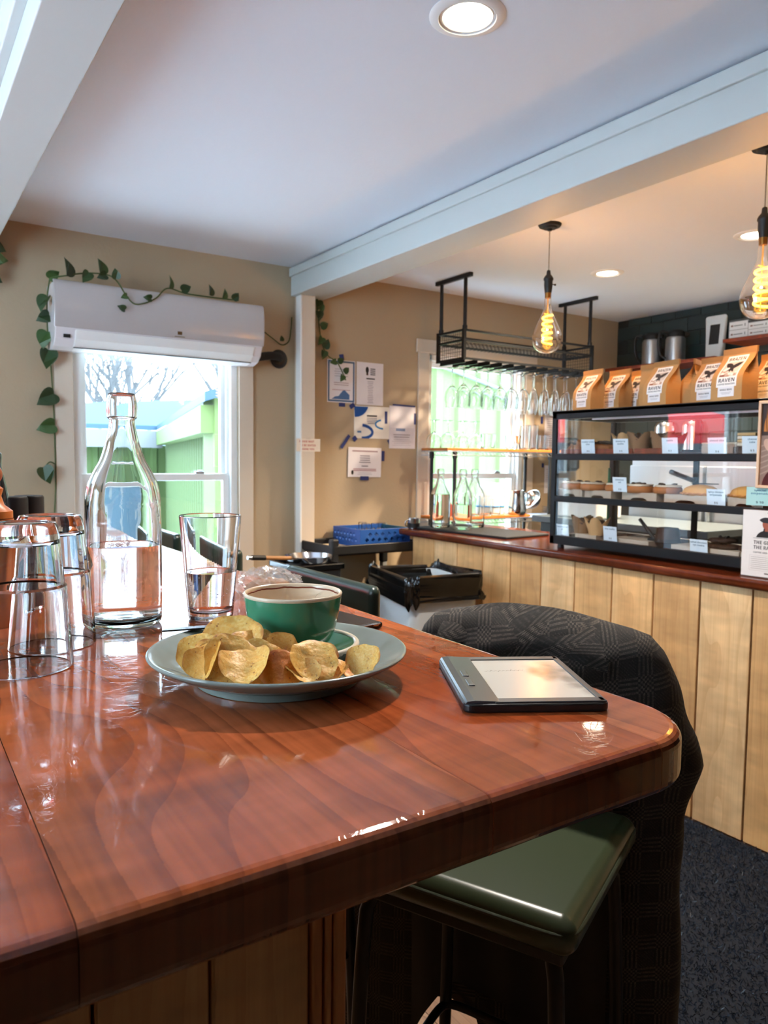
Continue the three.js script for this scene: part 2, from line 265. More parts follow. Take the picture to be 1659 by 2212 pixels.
function pendant(x, z, label) {
  const t = thing('pendant_lamp', label, 'pendant light', [x, HC, z]);
  part('canopy', lathe([[0, -0.03], [0.008, -0.03], [0.012, -0.022], [0.03, -0.02], [0.034, -0.014], [0.047, -0.012], [0.052, -0.004], [0.052, 0], [0, 0]], 36), M.black, t);
  part('cord', rod([0, -0.03, 0], [0, -0.205, 0], 0.0022), std({ color: 0x8d8478, roughness: 0.7 }), t);
  const so = part('socket', lathe([[0, -0.304], [0.015, -0.304], [0.017, -0.29], [0.019, -0.27], [0.019, -0.25], [0.022, -0.246], [0.022, -0.24], [0.018, -0.232], [0.010, -0.222], [0.008, -0.205], [0, -0.2]], 28), M.black, t);
  part('switch_key', merge([rod([0.015, -0.262, 0], [0.042, -0.262, 0], 0.0022), new THREE.SphereGeometry(0.005, 10, 8).translate(0.043, -0.262, 0)]), M.black, so);
  part('lamp_cap', cyl(0.0135, 0.0145, 0.026, 0, -0.328, 0), std({ color: 0x9a6a35, metalness: 1, roughness: 0.35 }), t);
  const out = round([[0.0135, -0.322], [0.0145, -0.345], [0.0165, -0.372], [0.026, -0.40], [0.043, -0.435], [0.060, -0.475], [0.0665, -0.505], [0.060, -0.54], [0.042, -0.563], [0.018, -0.573], [0, -0.575]], 4);
  const shell = [[0.0135, -0.322], ...out.slice(1), ...out.slice(0, -1).reverse().map((p) => [Math.max(0, p[0] - 0.0012), p[1] + (p[1] < -0.5 ? 0.0012 : 0)])].map((p, i, A) => p); shell.splice(out.length, 0, [0, -0.5736]);
  part('bulb_envelope', lathe(shell, 48, 0), phy({ color: 0xffffff, roughness: 0, transmission: 1, thickness: 0.001, ior: 1.45, emissive: 0xffb060, emissiveIntensity: 0.006 }), t);
  const sp = []; for (let i = 0; i <= 90; i++) { const k = i / 90, a = k * 6.283 * 5.2; sp.push([0.021 * Math.cos(a), -0.40 - 0.135 * k, 0.021 * Math.sin(a)]); }
  const f = part('filament', tube(sp, 0.0042, 200, 8), std({ color: 0xffd24a, emissive: 0xffbe3c, emissiveIntensity: 2.2 }), t);
  part('filament_post', merge([rod([0, -0.325, 0], [0, -0.395, 0], 0.003), rod([-0.022, -0.398, 0], [0.022, -0.398, 0], 0.002), rod([0, -0.39, 0], [0, -0.545, 0], 0.0012)]), std({ color: 0xd8b070, roughness: 0.4, metalness: 0.5 }), t);
  const l = new THREE.PointLight(0xffb469, BULB, 0, 2); l.position.set(x, HC - 0.468, z); l.castShadow = true; l.shadow.radius = 0.2; scene.add(l);
}
pendant(2.525, -2.472, 'pendant lamp with a clear pear bulb and spiral filament before the hanging rack');
pendant(2.492, -1.452, 'pendant lamp with glowing spiral filament cut by the right edge of the picture');
pendant(2.50, -0.43, 'third pendant lamp over the counter outside the picture on the right');
// ---------- the bar table ----------
const T = 1.085;
{
  const t = thing('bar_table', 'long varnished red-brown plank bar table with rounded corner in the foreground', 'table');
  const x0 = -1.05, x1 = 0.645, z0 = -3.45, z1 = -0.396, r = 0.085, pts = [[x0, -z1], [x1 - r, -z1]];
  for (let i = 1; i < 14; i++) { const a = i / 14 * Math.PI / 2; pts.push([x1 - r + r * Math.sin(a), -z1 + r - r * Math.cos(a)]); }
  pts.push([x1, -z1 + r], [x1, -z0 - r]);
  for (let i = 1; i < 14; i++) { const a = i / 14 * Math.PI / 2; pts.push([x1 - r + r * Math.cos(a), -z0 - r + r * Math.sin(a)]); }
  pts.push([x1 - r, -z0], [x0, -z0]);
  const th = 0.048, bev = 0.011; const slab = ext(pts, th - 2 * bev, bev, 5); slab.rotateX(-Math.PI / 2).translate(0, T - th + bev, 0);
  const ev = new Evaluator(); ev.attributes = ['position', 'normal', 'uv']; ev.useGroups = false;
  const A = new Brush(slab); A.updateMatrixWorld(); const rr = rng(21), cuts = [x0 - 0.02, -0.62, -0.24, 0.0765, 0.3625, 0.559, x1 + 0.02];
  for (let i = 0; i + 1 < cuts.length; i++) {
    const a = cuts[i] + 0.0003, b = cuts[i + 1] - 0.0003, B = new Brush(bx(b - a, 0.3, 4, (a + b) / 2, T, -2)); B.updateMatrixWorld();
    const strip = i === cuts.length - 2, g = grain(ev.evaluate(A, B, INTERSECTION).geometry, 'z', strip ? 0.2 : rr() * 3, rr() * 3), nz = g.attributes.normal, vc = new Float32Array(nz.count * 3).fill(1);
    for (let k = 0; k < nz.count; k++) { const e = sm(0.55, 0.85, Math.abs(nz.getZ(k))); vc[k * 3] = mix(1, 0.30, e); vc[k * 3 + 1] = mix(1, 0.34, e); vc[k * 3 + 2] = mix(1, 0.42, e); } // end grain drinks more varnish; shade on the ends is painted in as well
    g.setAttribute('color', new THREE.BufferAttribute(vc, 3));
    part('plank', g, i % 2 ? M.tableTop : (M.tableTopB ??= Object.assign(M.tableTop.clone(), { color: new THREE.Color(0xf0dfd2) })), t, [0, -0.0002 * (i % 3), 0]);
  }
  // panelled base: vertical boards, corner moulding, side boards
  const zf = -0.6, xr = 0.352; part('base_core', span(-0.92, xr - 0.02, 0.02, T - th, -3.2, zf - 0.018), M.black, t);
  const edges = []; for (let x = 0.322; x > -0.9; x -= 0.098) edges.push(x);
  edges.forEach((x, i) => part('board', grain(rb(0.0955, T - th - 0.03, 0.018, 0.004, x - 0.049, (T - th) / 2 + 0.014, zf - 0.009), 'y', i * 1.3, i * 0.7), M.base[i % 3], t));
  for (let i = 0; i < 22; i++) part('board', grain(rb(0.018, T - th - 0.03, 0.1155, 0.004, xr - 0.009, (T - th) / 2 + 0.014, zf - 0.075 - i * 0.118), 'y', i * 0.9, i * 0.37), M.base[(i + 1) % 3], t);
  part('corner_moulding', grain(merge([span(0.3225, 0.3335, 0.02, T - th, zf - 0.01, zf + 0.004, 0.003), span(0.335, 0.3425, 0.02, T - th, zf - 0.01, zf + 0.006, 0.003), span(0.344, 0.358, 0.02, T - th, zf - 0.016, zf + 0.007, 0.004)]), 'y'), std({ color: 0xb08a66, map: rep(T_PALE, 0.35, 0.9), roughness: 0.45 }), t);
}
// ---------- swing bottle with water ----------
const bottlePts = [[0.046, 0], [0.0535, 0.006], [0.0545, 0.02], [0.0545, 0.168], [0.0535, 0.188], [0.049, 0.207], [0.041, 0.224], [0.0315, 0.241], [0.0238, 0.266], [0.0195, 0.285], [0.0182, 0.298], [0.0208, 0.301], [0.0217, 0.31], [0.0212, 0.325], [0.0185, 0.335], [0.0172, 0.336]];
function squareLathe(pts, seg, amount, flute = 0) {
  const g = weld(new THREE.LatheGeometry(pts.map((p) => new THREE.Vector2(Math.max(p[0], 0), p[1])), seg)), p = g.attributes.position;
  for (let i = 0; i < p.count; i++) {
    const x = p.getX(i), y = p.getY(i), z = p.getZ(i), a = Math.atan2(z, x), k = amount(y);
    const c = Math.abs(Math.cos(a)), s = Math.abs(Math.sin(a)), q = Math.pow(Math.pow(c, 3.6) + Math.pow(s, 3.6), -1 / 3.6);
    const f = 1 + k * (q - 1) * 0.62 - k * 0.03 - flute * sm(0.155, 0.19, y) * (1 - sm(0.25, 0.28, y)) * (0.5 - 0.5 * Math.cos(a * 8));
    p.setX(i, x * f); p.setZ(i, z * f);
  }
  g.computeVertexNormals(); return orient(g);
}
const sq = (y) => 1 - sm(0.16, 0.25, y);
function inset(pts, d) { return pts.map((p, i) => { const a = pts[Math.max(0, i - 1)], b = pts[Math.min(pts.length - 1, i + 1)], dx = b[0] - a[0], dy = b[1] - a[1], L = Math.hypot(dx, dy) || 1; return [Math.max(0.004, p[0] - d * dy / L), p[1] + d * dx / L]; }); }
function bottleGeo(d = 0.0038, seg = 72) {
  const o = round(bottlePts, 3), inn = inset(o.slice(6), d).filter((p) => p[1] > 0.012);
  return squareLathe([[0, 0.004], [0.03, 0.003], [0.04, 0.0005], ...o, ...inn.reverse(), [0.044, 0.0125], [0.03, 0.0135], [0, 0.0165]], seg, sq, 0.05);
}
function waterGeo(level, d = 0.0034) {
  const o = round(bottlePts, 3).slice(6), i = inset(o, d).filter((p) => p[1] > 0.0115 && p[1] < level - 0.001), e = i[i.length - 1];
  return squareLathe([[0, 0.0155], [0.03, 0.0125], [0.045, 0.0115], ...i, [e[0], level + 0.001], [e[0] - 0.003, level], [0, level]], 72, sq, 0.03);
}
{
  const b = thing('glass_bottle', 'tall clear glass bottle half full of water on the bar table', 'bottle', [0.289, T, -1.122], -0.2);
  part('glass_body', bottleGeo(), M.glass, b); part('water', waterGeo(0.116), M.water, b);
}
function tumblerProfile(r0, r1, h, w, base) { return [[0, 0.001], [r0 - 0.005, 0], [r0 - 0.001, 0.002], [r0, 0.006], [r1, h - 0.0015], [r1 - w * 0.4, h], [r1 - w, h - 0.0012], [r0 + (r1 - r0) * base / h - w, base + 0.004], [r0 - w - 0.004, base], [0, base - 0.001]]; }
{
  const r0 = 0.0335, r1 = 0.0462, h = 0.158, base = 0.013, lv = 0.072;
  const g = thing('water_glass', 'tapered clear tumbler half full of sparkling water beside the tall bottle', 'glass', [0.409, T, -1.089]);
  part('glass_body', lathe(tumblerProfile(r0, r1, h, 0.0026, base), 64), M.clearGlass, g);
  const ri = (y) => r0 + (r1 - r0) * y / h - 0.0023;
  part('water', lathe([[0, base - 0.002], [ri(base) - 0.003, base - 0.001], [ri(base + 0.004), base + 0.004], [ri(lv), lv + 0.001], [ri(lv) - 0.003, lv], [0, lv]], 64), M.water, g);
  const im = new THREE.InstancedMesh(new THREE.SphereGeometry(0.0006, 6, 5), std({ color: 0xffffff, roughness: 0.1, metalness: 0.6 }), 150), r = rng(4), m4 = new THREE.Matrix4();
  for (let i = 0; i < 150; i++) { const y = base + 0.003 + (lv - base - 0.006) * Math.pow(r(), 2.2), a = r() * 6.283, q = ri(y) - 0.0022, s = 0.5 + r(); m4.makeScale(s, s, s).setPosition(q * Math.cos(a), y, q * Math.sin(a)); im.setMatrixAt(i, m4); }
  im.name = 'bubbles'; im.userData.kind = 'stuff'; g.add(im);
}
// upturned stacking tumblers
const stackTumbler = (() => {
  const h = 0.158, o = [[0.0515, 0], [0.0535, 0.001], [0.0535, 0.003], [0.0480, 0.084], [0.0478, 0.088], [0.0455, 0.0905], [0.0452, 0.094], [0.0412, 0.138], [0.0395, 0.152], [0.0365, 0.1575], [0.031, 0.158], [0.029, 0.1565], [0, 0.1562]];
  const i = [[0, 0.137], [0.033, 0.138], [0.0375, 0.134], [0.0425, 0.092], [0.0448, 0.084], [0.0513, 0.002]];
  const g = weld(new THREE.LatheGeometry([...o, ...i, [0.0515, 0]].map((p) => new THREE.Vector2(p[0], p[1])), 96)), p = g.attributes.position;
  for (let k = 0; k < p.count; k++) { const x = p.getX(k), y = p.getY(k), z = p.getZ(k), R = Math.hypot(x, z), inner = R < 0.0448 && y > 0.086 && y < 0.137 && R > 0.03 && R < 0.0525 - 0.0000 - y * 0.098; if (inner) { const f = 1 - 0.016 * sm(0.088, 0.1, y) * (1 - sm(0.125, 0.136, y)) * (0.5 + 0.5 * Math.cos(Math.atan2(z, x) * 24)); p.setX(k, x * f); p.setZ(k, z * f); } }
  g.computeVertexNormals(); return toCreasedNormals(orient(g), 0.6);
})();
{
  const a = thing('stacking_tumbler', 'nearest upturned fluted tumbler at the left edge of the bar table', 'glass', [0.128, T, -0.942], 0.1, 'upturned tumblers');
  part('glass_body', stackTumbler, M.clearGlass, a); a.scale.set(1, 1.07, 1);
  copy(a, 'upturned fluted tumbler just behind the nearest one, beside the tall bottle', [0.176, T, -1.042], 0.3);
  copy(a, 'upturned tumbler mostly cut off by the left edge of the picture', [0.018, T, -0.99], 0.7);
}
{ // shakers with black screw caps, pepper mill, cruet, all behind the tumblers
  function jar(x, z, label, fill) {
    const j = thing('spice_jar', label, 'jar', [x, T, z], 0, 'black-capped jars behind the tumblers');
    part('glass_body', lathe([[0, 0.001], [0.026, 0], [0.029, 0.004], [0.029, 0.11], [0.022, 0.128], [0.022, 0.146], [0.0205, 0.146], [0.0205, 0.127], [0.0265, 0.109], [0.0265, 0.006], [0, 0.005]], 40), M.clearGlass, j);
    part('contents', lathe([[0, 0.006], [0.026, 0.006], [0.0262, 0.08], [0, 0.083]], 28), fill, j);
    const c = part('cap', lathe([[0.0225, 0.137], [0.0245, 0.137], [0.0245, 0.172], [0.0225, 0.1755], [0, 0.1758]], 40), M.black, j);
    return c;
  }
  jar(0.178, -1.40, 'black-capped shaker jar behind the upturned tumblers, nearer the pepper mill', std({ color: 0xd8d2c8, roughness: 0.9 }));
  jar(0.208, -1.43, 'black-capped shaker jar behind the upturned tumblers, nearer the window', std({ color: 0x2e241c, roughness: 0.9 }));
  const m = thing('pepper_mill', 'turned orange-brown wooden pepper mill at the left edge', 'pepper mill', [0.128, T, -1.23]);
  const wm = std({ color: 0xa8571f, roughness: 0.35 });
  part('body', lathe([[0, 0], [0.030, 0], [0.031, 0.006], [0.028, 0.03], [0.022, 0.065], [0.022, 0.10], [0.028, 0.135], [0.03, 0.142], [0.03, 0.152], [0, 0.152]], 40), wm, m);
  part('head', lathe([[0, 0.153], [0.029, 0.153], [0.029, 0.163], [0.018, 0.172], [0.014, 0.185], [0.017, 0.196], [0.012, 0.2], [0, 0.2]], 40), std({ color: 0xc46a22, roughness: 0.4 }), m);
  part('knob', new THREE.SphereGeometry(0.0165, 24, 16).translate(0, 0.217, 0), std({ color: 0x9c4f2c, roughness: 0.35 }), m);
  const k = thing('cruet', 'dark glass cruet behind the wooden pepper mill', 'bottle', [0.140, T, -1.38]);
  part('glass_body', lathe(round([[0, 0], [0.032, 0], [0.034, 0.01], [0.034, 0.15], [0.026, 0.2], [0.021, 0.225], [0.021, 0.247], [0.018, 0.25], [0, 0.25]], 3), 36), phy({ color: 0x30363a, roughness: 0.05, transmission: 0.55, thickness: 0.01 }), k);
}
// ---------- plate, saucer, cup ----------
const PX = 0.362, PZ = -0.753;
{
  const glaze = std({ map: rep(tex(256, 256, (u, v) => { const s = 0, k = 0.06 * (fb(u, v, 5, 5, 3, 7) - 0.5); return [0.53 + k + s, 0.57 + k + s, 0.545 + k + s]; }), 0.16, 0.16), roughness: 0.16 });
  const p = thing('dinner_plate', 'wide grey-blue stoneware plate carrying chips and a cup', 'plate', [PX, T, PZ]); p.scale.set(0.98, 1, 0.98);
  part('dish', grain(lathe(round([[0, 0.0045], [0.06, 0.0045], [0.084, 0.0055], [0.090, 0.0005], [0.093, 0.0005], [0.0945, 0.0075], [0.118, 0.0165], [0.138, 0.0265], [0.1452, 0.0315], [0.1455, 0.0335], [0.143, 0.0345], [0.136, 0.032], [0.115, 0.0225], [0.096, 0.0135], [0.088, 0.0112], [0, 0.0108]], 3), 96, 0.5), 'x'), glaze, p);
  const s = thing('saucer', 'dark green saucer with a cream rim under the coffee cup', 'saucer', [0.393, T + 0.0115, -0.778]);
  const green = std({ color: 0x2a6a4b, roughness: 0.12 }), cream = std({ color: 0xe6d9c3, roughness: 0.25 });
  part('dish', lathe(round([[0, 0.003], [0.034, 0.003], [0.036, 0.0003], [0.039, 0.0003], [0.041, 0.006], [0.062, 0.0125], [0.0735, 0.0175], [0.0735, 0.019], [0.062, 0.0158], [0.04, 0.0088], [0, 0.0078]], 3), 80, 0.5), green, s);
  part('rim', new THREE.TorusGeometry(0.0736, 0.0034, 12, 80).rotateX(Math.PI / 2).translate(0, 0.0182, 0), cream, s);
  const c = thing('coffee_cup', 'green cappuccino cup with cream inside, nearly empty, on the saucer', 'cup', [0.388, T + 0.0192, -0.770]);
  part('outer_wall', lathe(round([[0, 0.0015], [0.024, 0.0015], [0.0255, 0], [0.028, 0], [0.0285, 0.003], [0.036, 0.0085], [0.0455, 0.022], [0.0515, 0.041], [0.0550, 0.062], [0.0560, 0.0695]], 4), 80, 0.6), std({ color: 0x3f8d68, roughness: 0.14 }), c);
  part('inner_wall', lathe(round([[0.0560, 0.0693], [0.0566, 0.0715], [0.0553, 0.0733], [0.0532, 0.0722], [0.0520, 0.066], [0.0485, 0.042], [0.042, 0.024], [0.032, 0.0125], [0, 0.0085]], 4), 80, 0), std({ color: 0xe9d3b4, roughness: 0.2 }), c);
  part('coffee', lathe([[0, 0.024], [0.0425, 0.0241], [0.0425, 0.023], [0, 0.02]], 60), std({ color: 0x8a5a2e, roughness: 0.25 }), c);
  const st = []; const r = rng(33); for (let i = 0; i <= 60; i++) { const a = -2.6 + i / 60 * 3.9; st.push([0.0530 * Math.cos(a), 0.0682 + 0.0004 * Math.sin(i * 0.7) + 0.0006 * r(), 0.0530 * Math.sin(a)]); }
  part('coffee_stain', tube(st, 0.0013, 120, 6), std({ color: 0x7c3412, roughness: 0.5 }), c);
  // handle side lies away from the camera
  part('handle', tube([[0.046, 0.058, -0.022], [0.066, 0.058, -0.034], [0.074, 0.045, -0.039], [0.066, 0.028, -0.034], [0.040, 0.022, -0.02]], 0.0045, 24, 10), std({ color: 0x3f8d68, roughness: 0.14 }), c);
}
// ---------- potato chips, each a thin curled, freckled slice ----------
{
  const chipTex = tex(512, 512, (u, v) => {
    const dx = u - 0.5, dy = v - 0.5, d = Math.hypot(dx, dy) * 2, n = fb(u, v, 7, 7, 4, 3), f = fb(u, v, 30, 30, 3, 9), sp = fb(u, v, 22, 22, 3, 14);
    let c = mix3([0.97, 0.76, 0.37], [0.93, 0.66, 0.26], clamp(n * 1.5 - 0.3)); c = mix3(c, [0.99, 0.84, 0.52], clamp(f * 1.8 - 0.7));
    c = mix3(c, [0.74, 0.44, 0.16], sm(0.86, 1.02, d + 0.22 * (n - 0.5)) * 0.7); if (sp > 0.74) c = mix3(c, [0.55, 0.24, 0.08], sm(0.74, 0.84, sp) * 0.8); return c;
  });
  const chipBump = tex(256, 256, (u, v) => fb(u, v, 16, 16, 3, 25), false);
  const mats = [0xffffff, 0xfff4e4, 0xe3a967].map((c) => phy({ color: c, map: chipTex, roughness: 0.5, bumpMap: chipBump, bumpScale: 0.0005, sheen: 0.1, side: THREE.DoubleSide }));
  function chipGeo(seed, curl, twist) {
    const r = rng(seed), n = 36, m = 7, pos = [], uv = [], ix = [], ph = r() * 6.28, e = [r() * 6.28, r() * 6.28, r() * 6.28], el = 0.84 + r() * 0.16;
    const H = (x, y) => curl * x * x * 1.0 + twist * x * y + 0.10 * (vn(x * 2.2 + 9, y * 2.2 + 9, 64, 64, seed) - 0.5) + 0.10 * (vn(x * 5 + 30, y * 5 + 30, 64, 64, seed + 3) - 0.5) * Math.hypot(x, y);
    for (const side of [0, 1]) for (let j = 0; j <= m; j++) for (let i = 0; i < n; i++) {
      const a = i / n * 6.283185, k = j / m, R = k * (1 + 0.05 * Math.sin(2 * a + e[0]) + 0.05 * Math.sin(3 * a + e[1]) + 0.03 * Math.sin(7 * a + e[2]) + 0.02 * (r() - 0.5) * (j === m && side === 0 ? 1 : 0)), x = R * Math.cos(a + ph), y = R * Math.sin(a + ph) * el;
      const s = 1 - 0.16 * Math.abs(curl) * x * x; pos.push(x * s, H(x, y) + (side ? -0.022 : 0.022) * (j === m ? 0.5 : 1), y); uv.push(0.5 + x * 0.47, 0.5 + y * 0.47);
    }
    const N = n * (m + 1); for (const side of [0, 1]) for (let j = 0; j < m; j++) for (let i = 0; i < n; i++) { const a = side * N + j * n + i, b = side * N + j * n + (i + 1) % n, c = a + n, d = b + n; side ? ix.push(a, c, b, b, c, d) : ix.push(a, b, c, b, d, c); }
    for (let i = 0; i < n; i++) { const a = m * n + i, b = m * n + (i + 1) % n; ix.push(a, b, N + a, b, N + b, N + a); }
    const g = new THREE.BufferGeometry(); g.setAttribute('position', new THREE.Float32BufferAttribute(pos, 3)); g.setAttribute('uv', new THREE.Float32BufferAttribute(uv, 2)); g.setIndex(ix); g.computeVertexNormals(); return g;
  }
  const G = [[1, 0.22, 0.08], [2, 0.36, -0.2], [3, 0.16, 0.26], [4, 0.6, 0.15], [5, -0.3, 0.15]].map((a) => chipGeo(a[0] * 13, a[1], a[2]));
  // x, height over the table, z, radius, tilt towards the camera, turn, roll, geometry, material, label
  const list = [
    [0.300, 0.020, -0.700, 0.027, 0.15, 0.4, 0.1, 0, 1, 'bottom potato chip lying flat under the heap'], [0.345, 0.019, -0.668, 0.026, 0.1, 1.4, -0.1, 2, 1, 'bottom chip lying flat near the front rim of the plate'],
    [0.272, 0.033, -0.745, 0.026, 1.05, -0.55, 0.2, 0, 0, 'leftmost chip standing up at the left end of the heap'], [0.268, 0.031, -0.717, 0.021, 1.0, -0.2, -0.2, 1, 0, 'small curled chip in front of the leftmost chip'],
    [0.300, 0.047, -0.738, 0.033, 0.85, -0.35, 0.35, 2, 0, 'largest chip, at the top of the heap, pointing to the cup'], [0.318, 0.045, -0.716, 0.027, 0.75, -0.2, -0.1, 0, 1, 'chip with a dark burnt spot behind the round middle chip'],
    [0.309, 0.040, -0.690, 0.0255, 1.0, -0.45, 0.05, 4, 0, 'round smooth chip in the middle of the heap'], [0.279, 0.034, -0.692, 0.025, 0.8, -0.5, -0.15, 2, 0, 'rough blistered chip left of the round middle chip'],
    [0.288, 0.026, -0.672, 0.025, 0.45, -0.4, 0.1, 3, 0, 'pale folded chip low at the front of the heap'], [0.259, 0.028, -0.700, 0.02, 0.85, -0.7, 0.3, 3, 1, 'curled chip low at the left front of the heap'],
    [0.318, 0.030, -0.653, 0.022, 0.75, -0.45, 0.0, 4, 2, 'darkest orange-brown chip at the front of the heap'], [0.340, 0.041, -0.702, 0.024, 0.9, -0.3, -0.35, 1, 1, 'chip with a brown edge close in front of the cup'],
    [0.366, 0.038, -0.676, 0.025, 0.95, -0.5, 0.15, 0, 0, 'chip leaning against the cup on the right of the heap'], [0.350, 0.030, -0.652, 0.028, 0.55, -0.7, -0.4, 1, 0, 'long curved chip right of the dark orange chip'],
    [0.333, 0.024, -0.643, 0.018, 0.3, 0.3, 0.1, 3, 0, 'small flat chip at the front rim, right of the dark chip'], [0.372, 0.028, -0.652, 0.019, 0.4, -0.5, 0.1, 2, 0, 'flat pale chip near the right end of the heap'],
    [0.384, 0.029, -0.652, 0.015, 0.35, 0.2, -0.2, 3, 1, 'small brown-edged chip lying behind the flat pale chip'], [0.400, 0.033, -0.634, 0.0205, 1.0, -0.75, 0.35, 0, 0, 'rightmost chip propped on the plate rim, apart from the heap'],
    [0.325, 0.052, -0.728, 0.022, 0.6, 0.1, 0.2, 4, 0, 'chip half hidden between the top chip and the cup'],
  ];
  for (const [x, h, z, r, tilt, turn, roll, g, m, label] of list) {
    const c = single('potato_chip', label, 'chip', G[g], mats[m], [x, T + h, z], 0, 'potato chips on the plate');
    c.scale.setScalar(r * (x > 0.335 ? 0.98 : 1.1)); c.rotation.order = 'YXZ'; c.rotation.set(tilt, turn, roll);
    c.updateMatrixWorld(); const pa = G[g].attributes.position, q = V(); let low = 9; // rest it on the dish
    for (let i = 0; i < pa.count; i++) { q.fromBufferAttribute(pa, i).applyMatrix4(c.matrixWorld); const R = Math.hypot(q.x - PX, q.z - PZ), d = R < 0.086 ? 0.0115 : R < 0.118 ? mix(0.0115, 0.0235, (R - 0.086) / 0.032) : mix(0.0235, 0.0345, (R - 0.118) / 0.027); low = Math.min(low, q.y - T - d); }
    if (low < 0) c.position.y -= low;
  }
  const herb = single('salad_scrap', 'dark green scrap of salad left on the plate beside the saucer', 'salad', (() => { const a = []; const r = rng(8); for (let i = 0; i < 9; i++) { const g = new THREE.CircleGeometry(0.008 + r() * 0.006, 7); g.scale(1, 0.5 + r() * 0.4, 1).rotateX(-1.2 + r() * 1.2).rotateY(r() * 6); g.translate((r() - 0.5) * 0.024, 0.004 + r() * 0.006, (r() - 0.5) * 0.024); a.push(g); } return merge(a); })(), std({ color: 0x2a3a30, roughness: 0.35, side: THREE.DoubleSide }), [0.412, T + 0.018, -0.684]);
  const kn = thing('table_knife', 'dark table knife lying across the left back rim of the plate', 'knife', [0.345, T + 0.0365, -0.872], -0.2);
  part('blade', ext([[-0.075, -0.006], [0.02, -0.007], [0.02, 0.007], [-0.06, 0.007], [-0.072, 0.002]], 0.0012, 0.0004).rotateX(-Math.PI / 2), std({ color: 0x3a3c3e, metalness: 0.9, roughness: 0.25 }), kn);
  part('handle', rb(0.09, 0.006, 0.014, 0.003, 0.064, 0.001, 0), M.blackGloss, kn);
}
{ // flat black item behind the plate, clear bag with bread behind the cup
  const f = thing('flat_case', 'flat black case lying on the table behind the grey plate', 'case', [0.553, T + 0.0045, -0.968], 0.12);
  part('body', rb(0.075, 0.009, 0.15, 0.004), M.blackGloss, f); part('zip', merge([rod([-0.03, 0.003, 0.0762], [0.03, 0.003, 0.0762], 0.0012), rb(0.01, 0.003, 0.006, 0.001, 0.02, 0.003, 0.077)]), M.steel, f);
  const b = thing('plastic_bag', 'crumpled clear plastic bag with bread inside behind the cup', 'bag', [0.572, T, -1.235], 0.3);
  const blob = (rx, ry, rz, k, s, n = 36) => { const g = weld(new THREE.SphereGeometry(1, n * 2, n)), p = g.attributes.position; for (let i = 0; i < p.count; i++) { const x = p.getX(i), y = p.getY(i), z = p.getZ(i), q = 1 + k * (Math.abs(vn(x * 4 + 20, y * 4 + z * 3 + 20, 99, 99, s) - 0.5) * 2 - 0.4) + k * 0.5 * (Math.abs(vn(x * 9 + 20, z * 9 + y * 5 + 20, 99, 99, s + 5) - 0.5) * 2 - 0.4); p.setXYZ(i, x * rx * q, Math.max(0.0006, (y + 0.72) * ry * q), z * rz * q); } g.computeVertexNormals(); return g; };
  part('film', toCreasedNormals(blob(0.068, 0.026, 0.05, 0.26, 4), 0.35), phy({ color: 0xf2f0ee, transmission: 0.86, roughness: 0.08, thickness: 0, side: THREE.DoubleSide }), b);
  part('bread', blob(0.046, 0.016, 0.034, 0.12, 9, 18), std({ color: 0x8d6a4a, roughness: 0.8 }), b);
}
// ---------- e-reader ----------
{
  const e = thing('e_reader', 'black e-reader with page-turn buttons lying on the corner of the table', 'e-reader', [0.566, T, -0.587], -0.51), w = 0.136, l = 0.172; e.scale.set(1.07, 1, 1);
  part('body', (() => { const g = ext(rrect(w, l, 0.009, 6), 0.0045, 0.0022, 3); g.rotateX(-Math.PI / 2).translate(0, 0.0022, 0); return g; })(), std({ color: 0x121315, roughness: 0.42 }), e);
  part('bezel', merge([rb(0.104, 0.0022, 0.012, 0.001, 0.013, 0.0094, -0.0775), rb(0.104, 0.0022, 0.012, 0.001, 0.013, 0.0094, 0.0775), rb(0.0065, 0.0022, 0.166, 0.001, 0.0625, 0.0094, 0)]), std({ color: 0x2a2c2f, roughness: 0.4 }), e);
  part('grip', (() => { const g = ext([[-0.0165, 0], [0.0155, 0], [0.0155, 0.0022], [-0.008, 0.0034], [-0.0145, 0.0026]], 0.164, 0.0006).translate(-0.050, 0.0084, -0.082); return g; })(), std({ color: 0x34383c, roughness: 0.3 }), e);
  for (const z of [-0.017, 0.017]) part('page_button', rb(0.0065, 0.0026, 0.022, 0.0012, -0.0515, 0.0112, z + 0.006), std({ color: 0x3c4043, roughness: 0.3 }), e);
  const scr = canv(512, 640, (g, W, H) => {
    g.fillStyle = '#c9c4b8'; g.fillRect(0, 0, W, H); const r = rng(12);
    for (let k = 0; k < 420; k++) { const t = r(), x = W * (0.62 + 0.36 * t + 0.10 * (r() - 0.5)), y = H * (0.16 + 0.5 * r() * (0.4 + t) + 0.12 * Math.sin(t * 9)), s = 12 + r() * 46; const q = g.createRadialGradient(x, y, 0, x, y, s); const a = 0.03 + 0.06 * r(); q.addColorStop(0, `rgba(58,58,60,${a})`); q.addColorStop(1, 'rgba(58,58,60,0)'); g.fillStyle = q; g.beginPath(); g.arc(x, y, s, 0, 7); g.fill(); }
    g.strokeStyle = '#6d6a64'; g.lineWidth = 2.2; g.beginPath(); let x = 60; g.moveTo(x, 200); for (let i = 0; i < 42; i++) { x += 5; g.lineTo(x, 200 + Math.sin(i * 1.5) * (5 + 9 * (i % 7 === 0)) - i * 0.3); } g.stroke();
  });
  part('screen', (() => { const g = new THREE.BoxGeometry(0.1045, 0.0008, 0.1435); return g.translate(0.0122, 0.0088, 0); })(), std({ map: scr, roughness: 0.24 }), e);
}
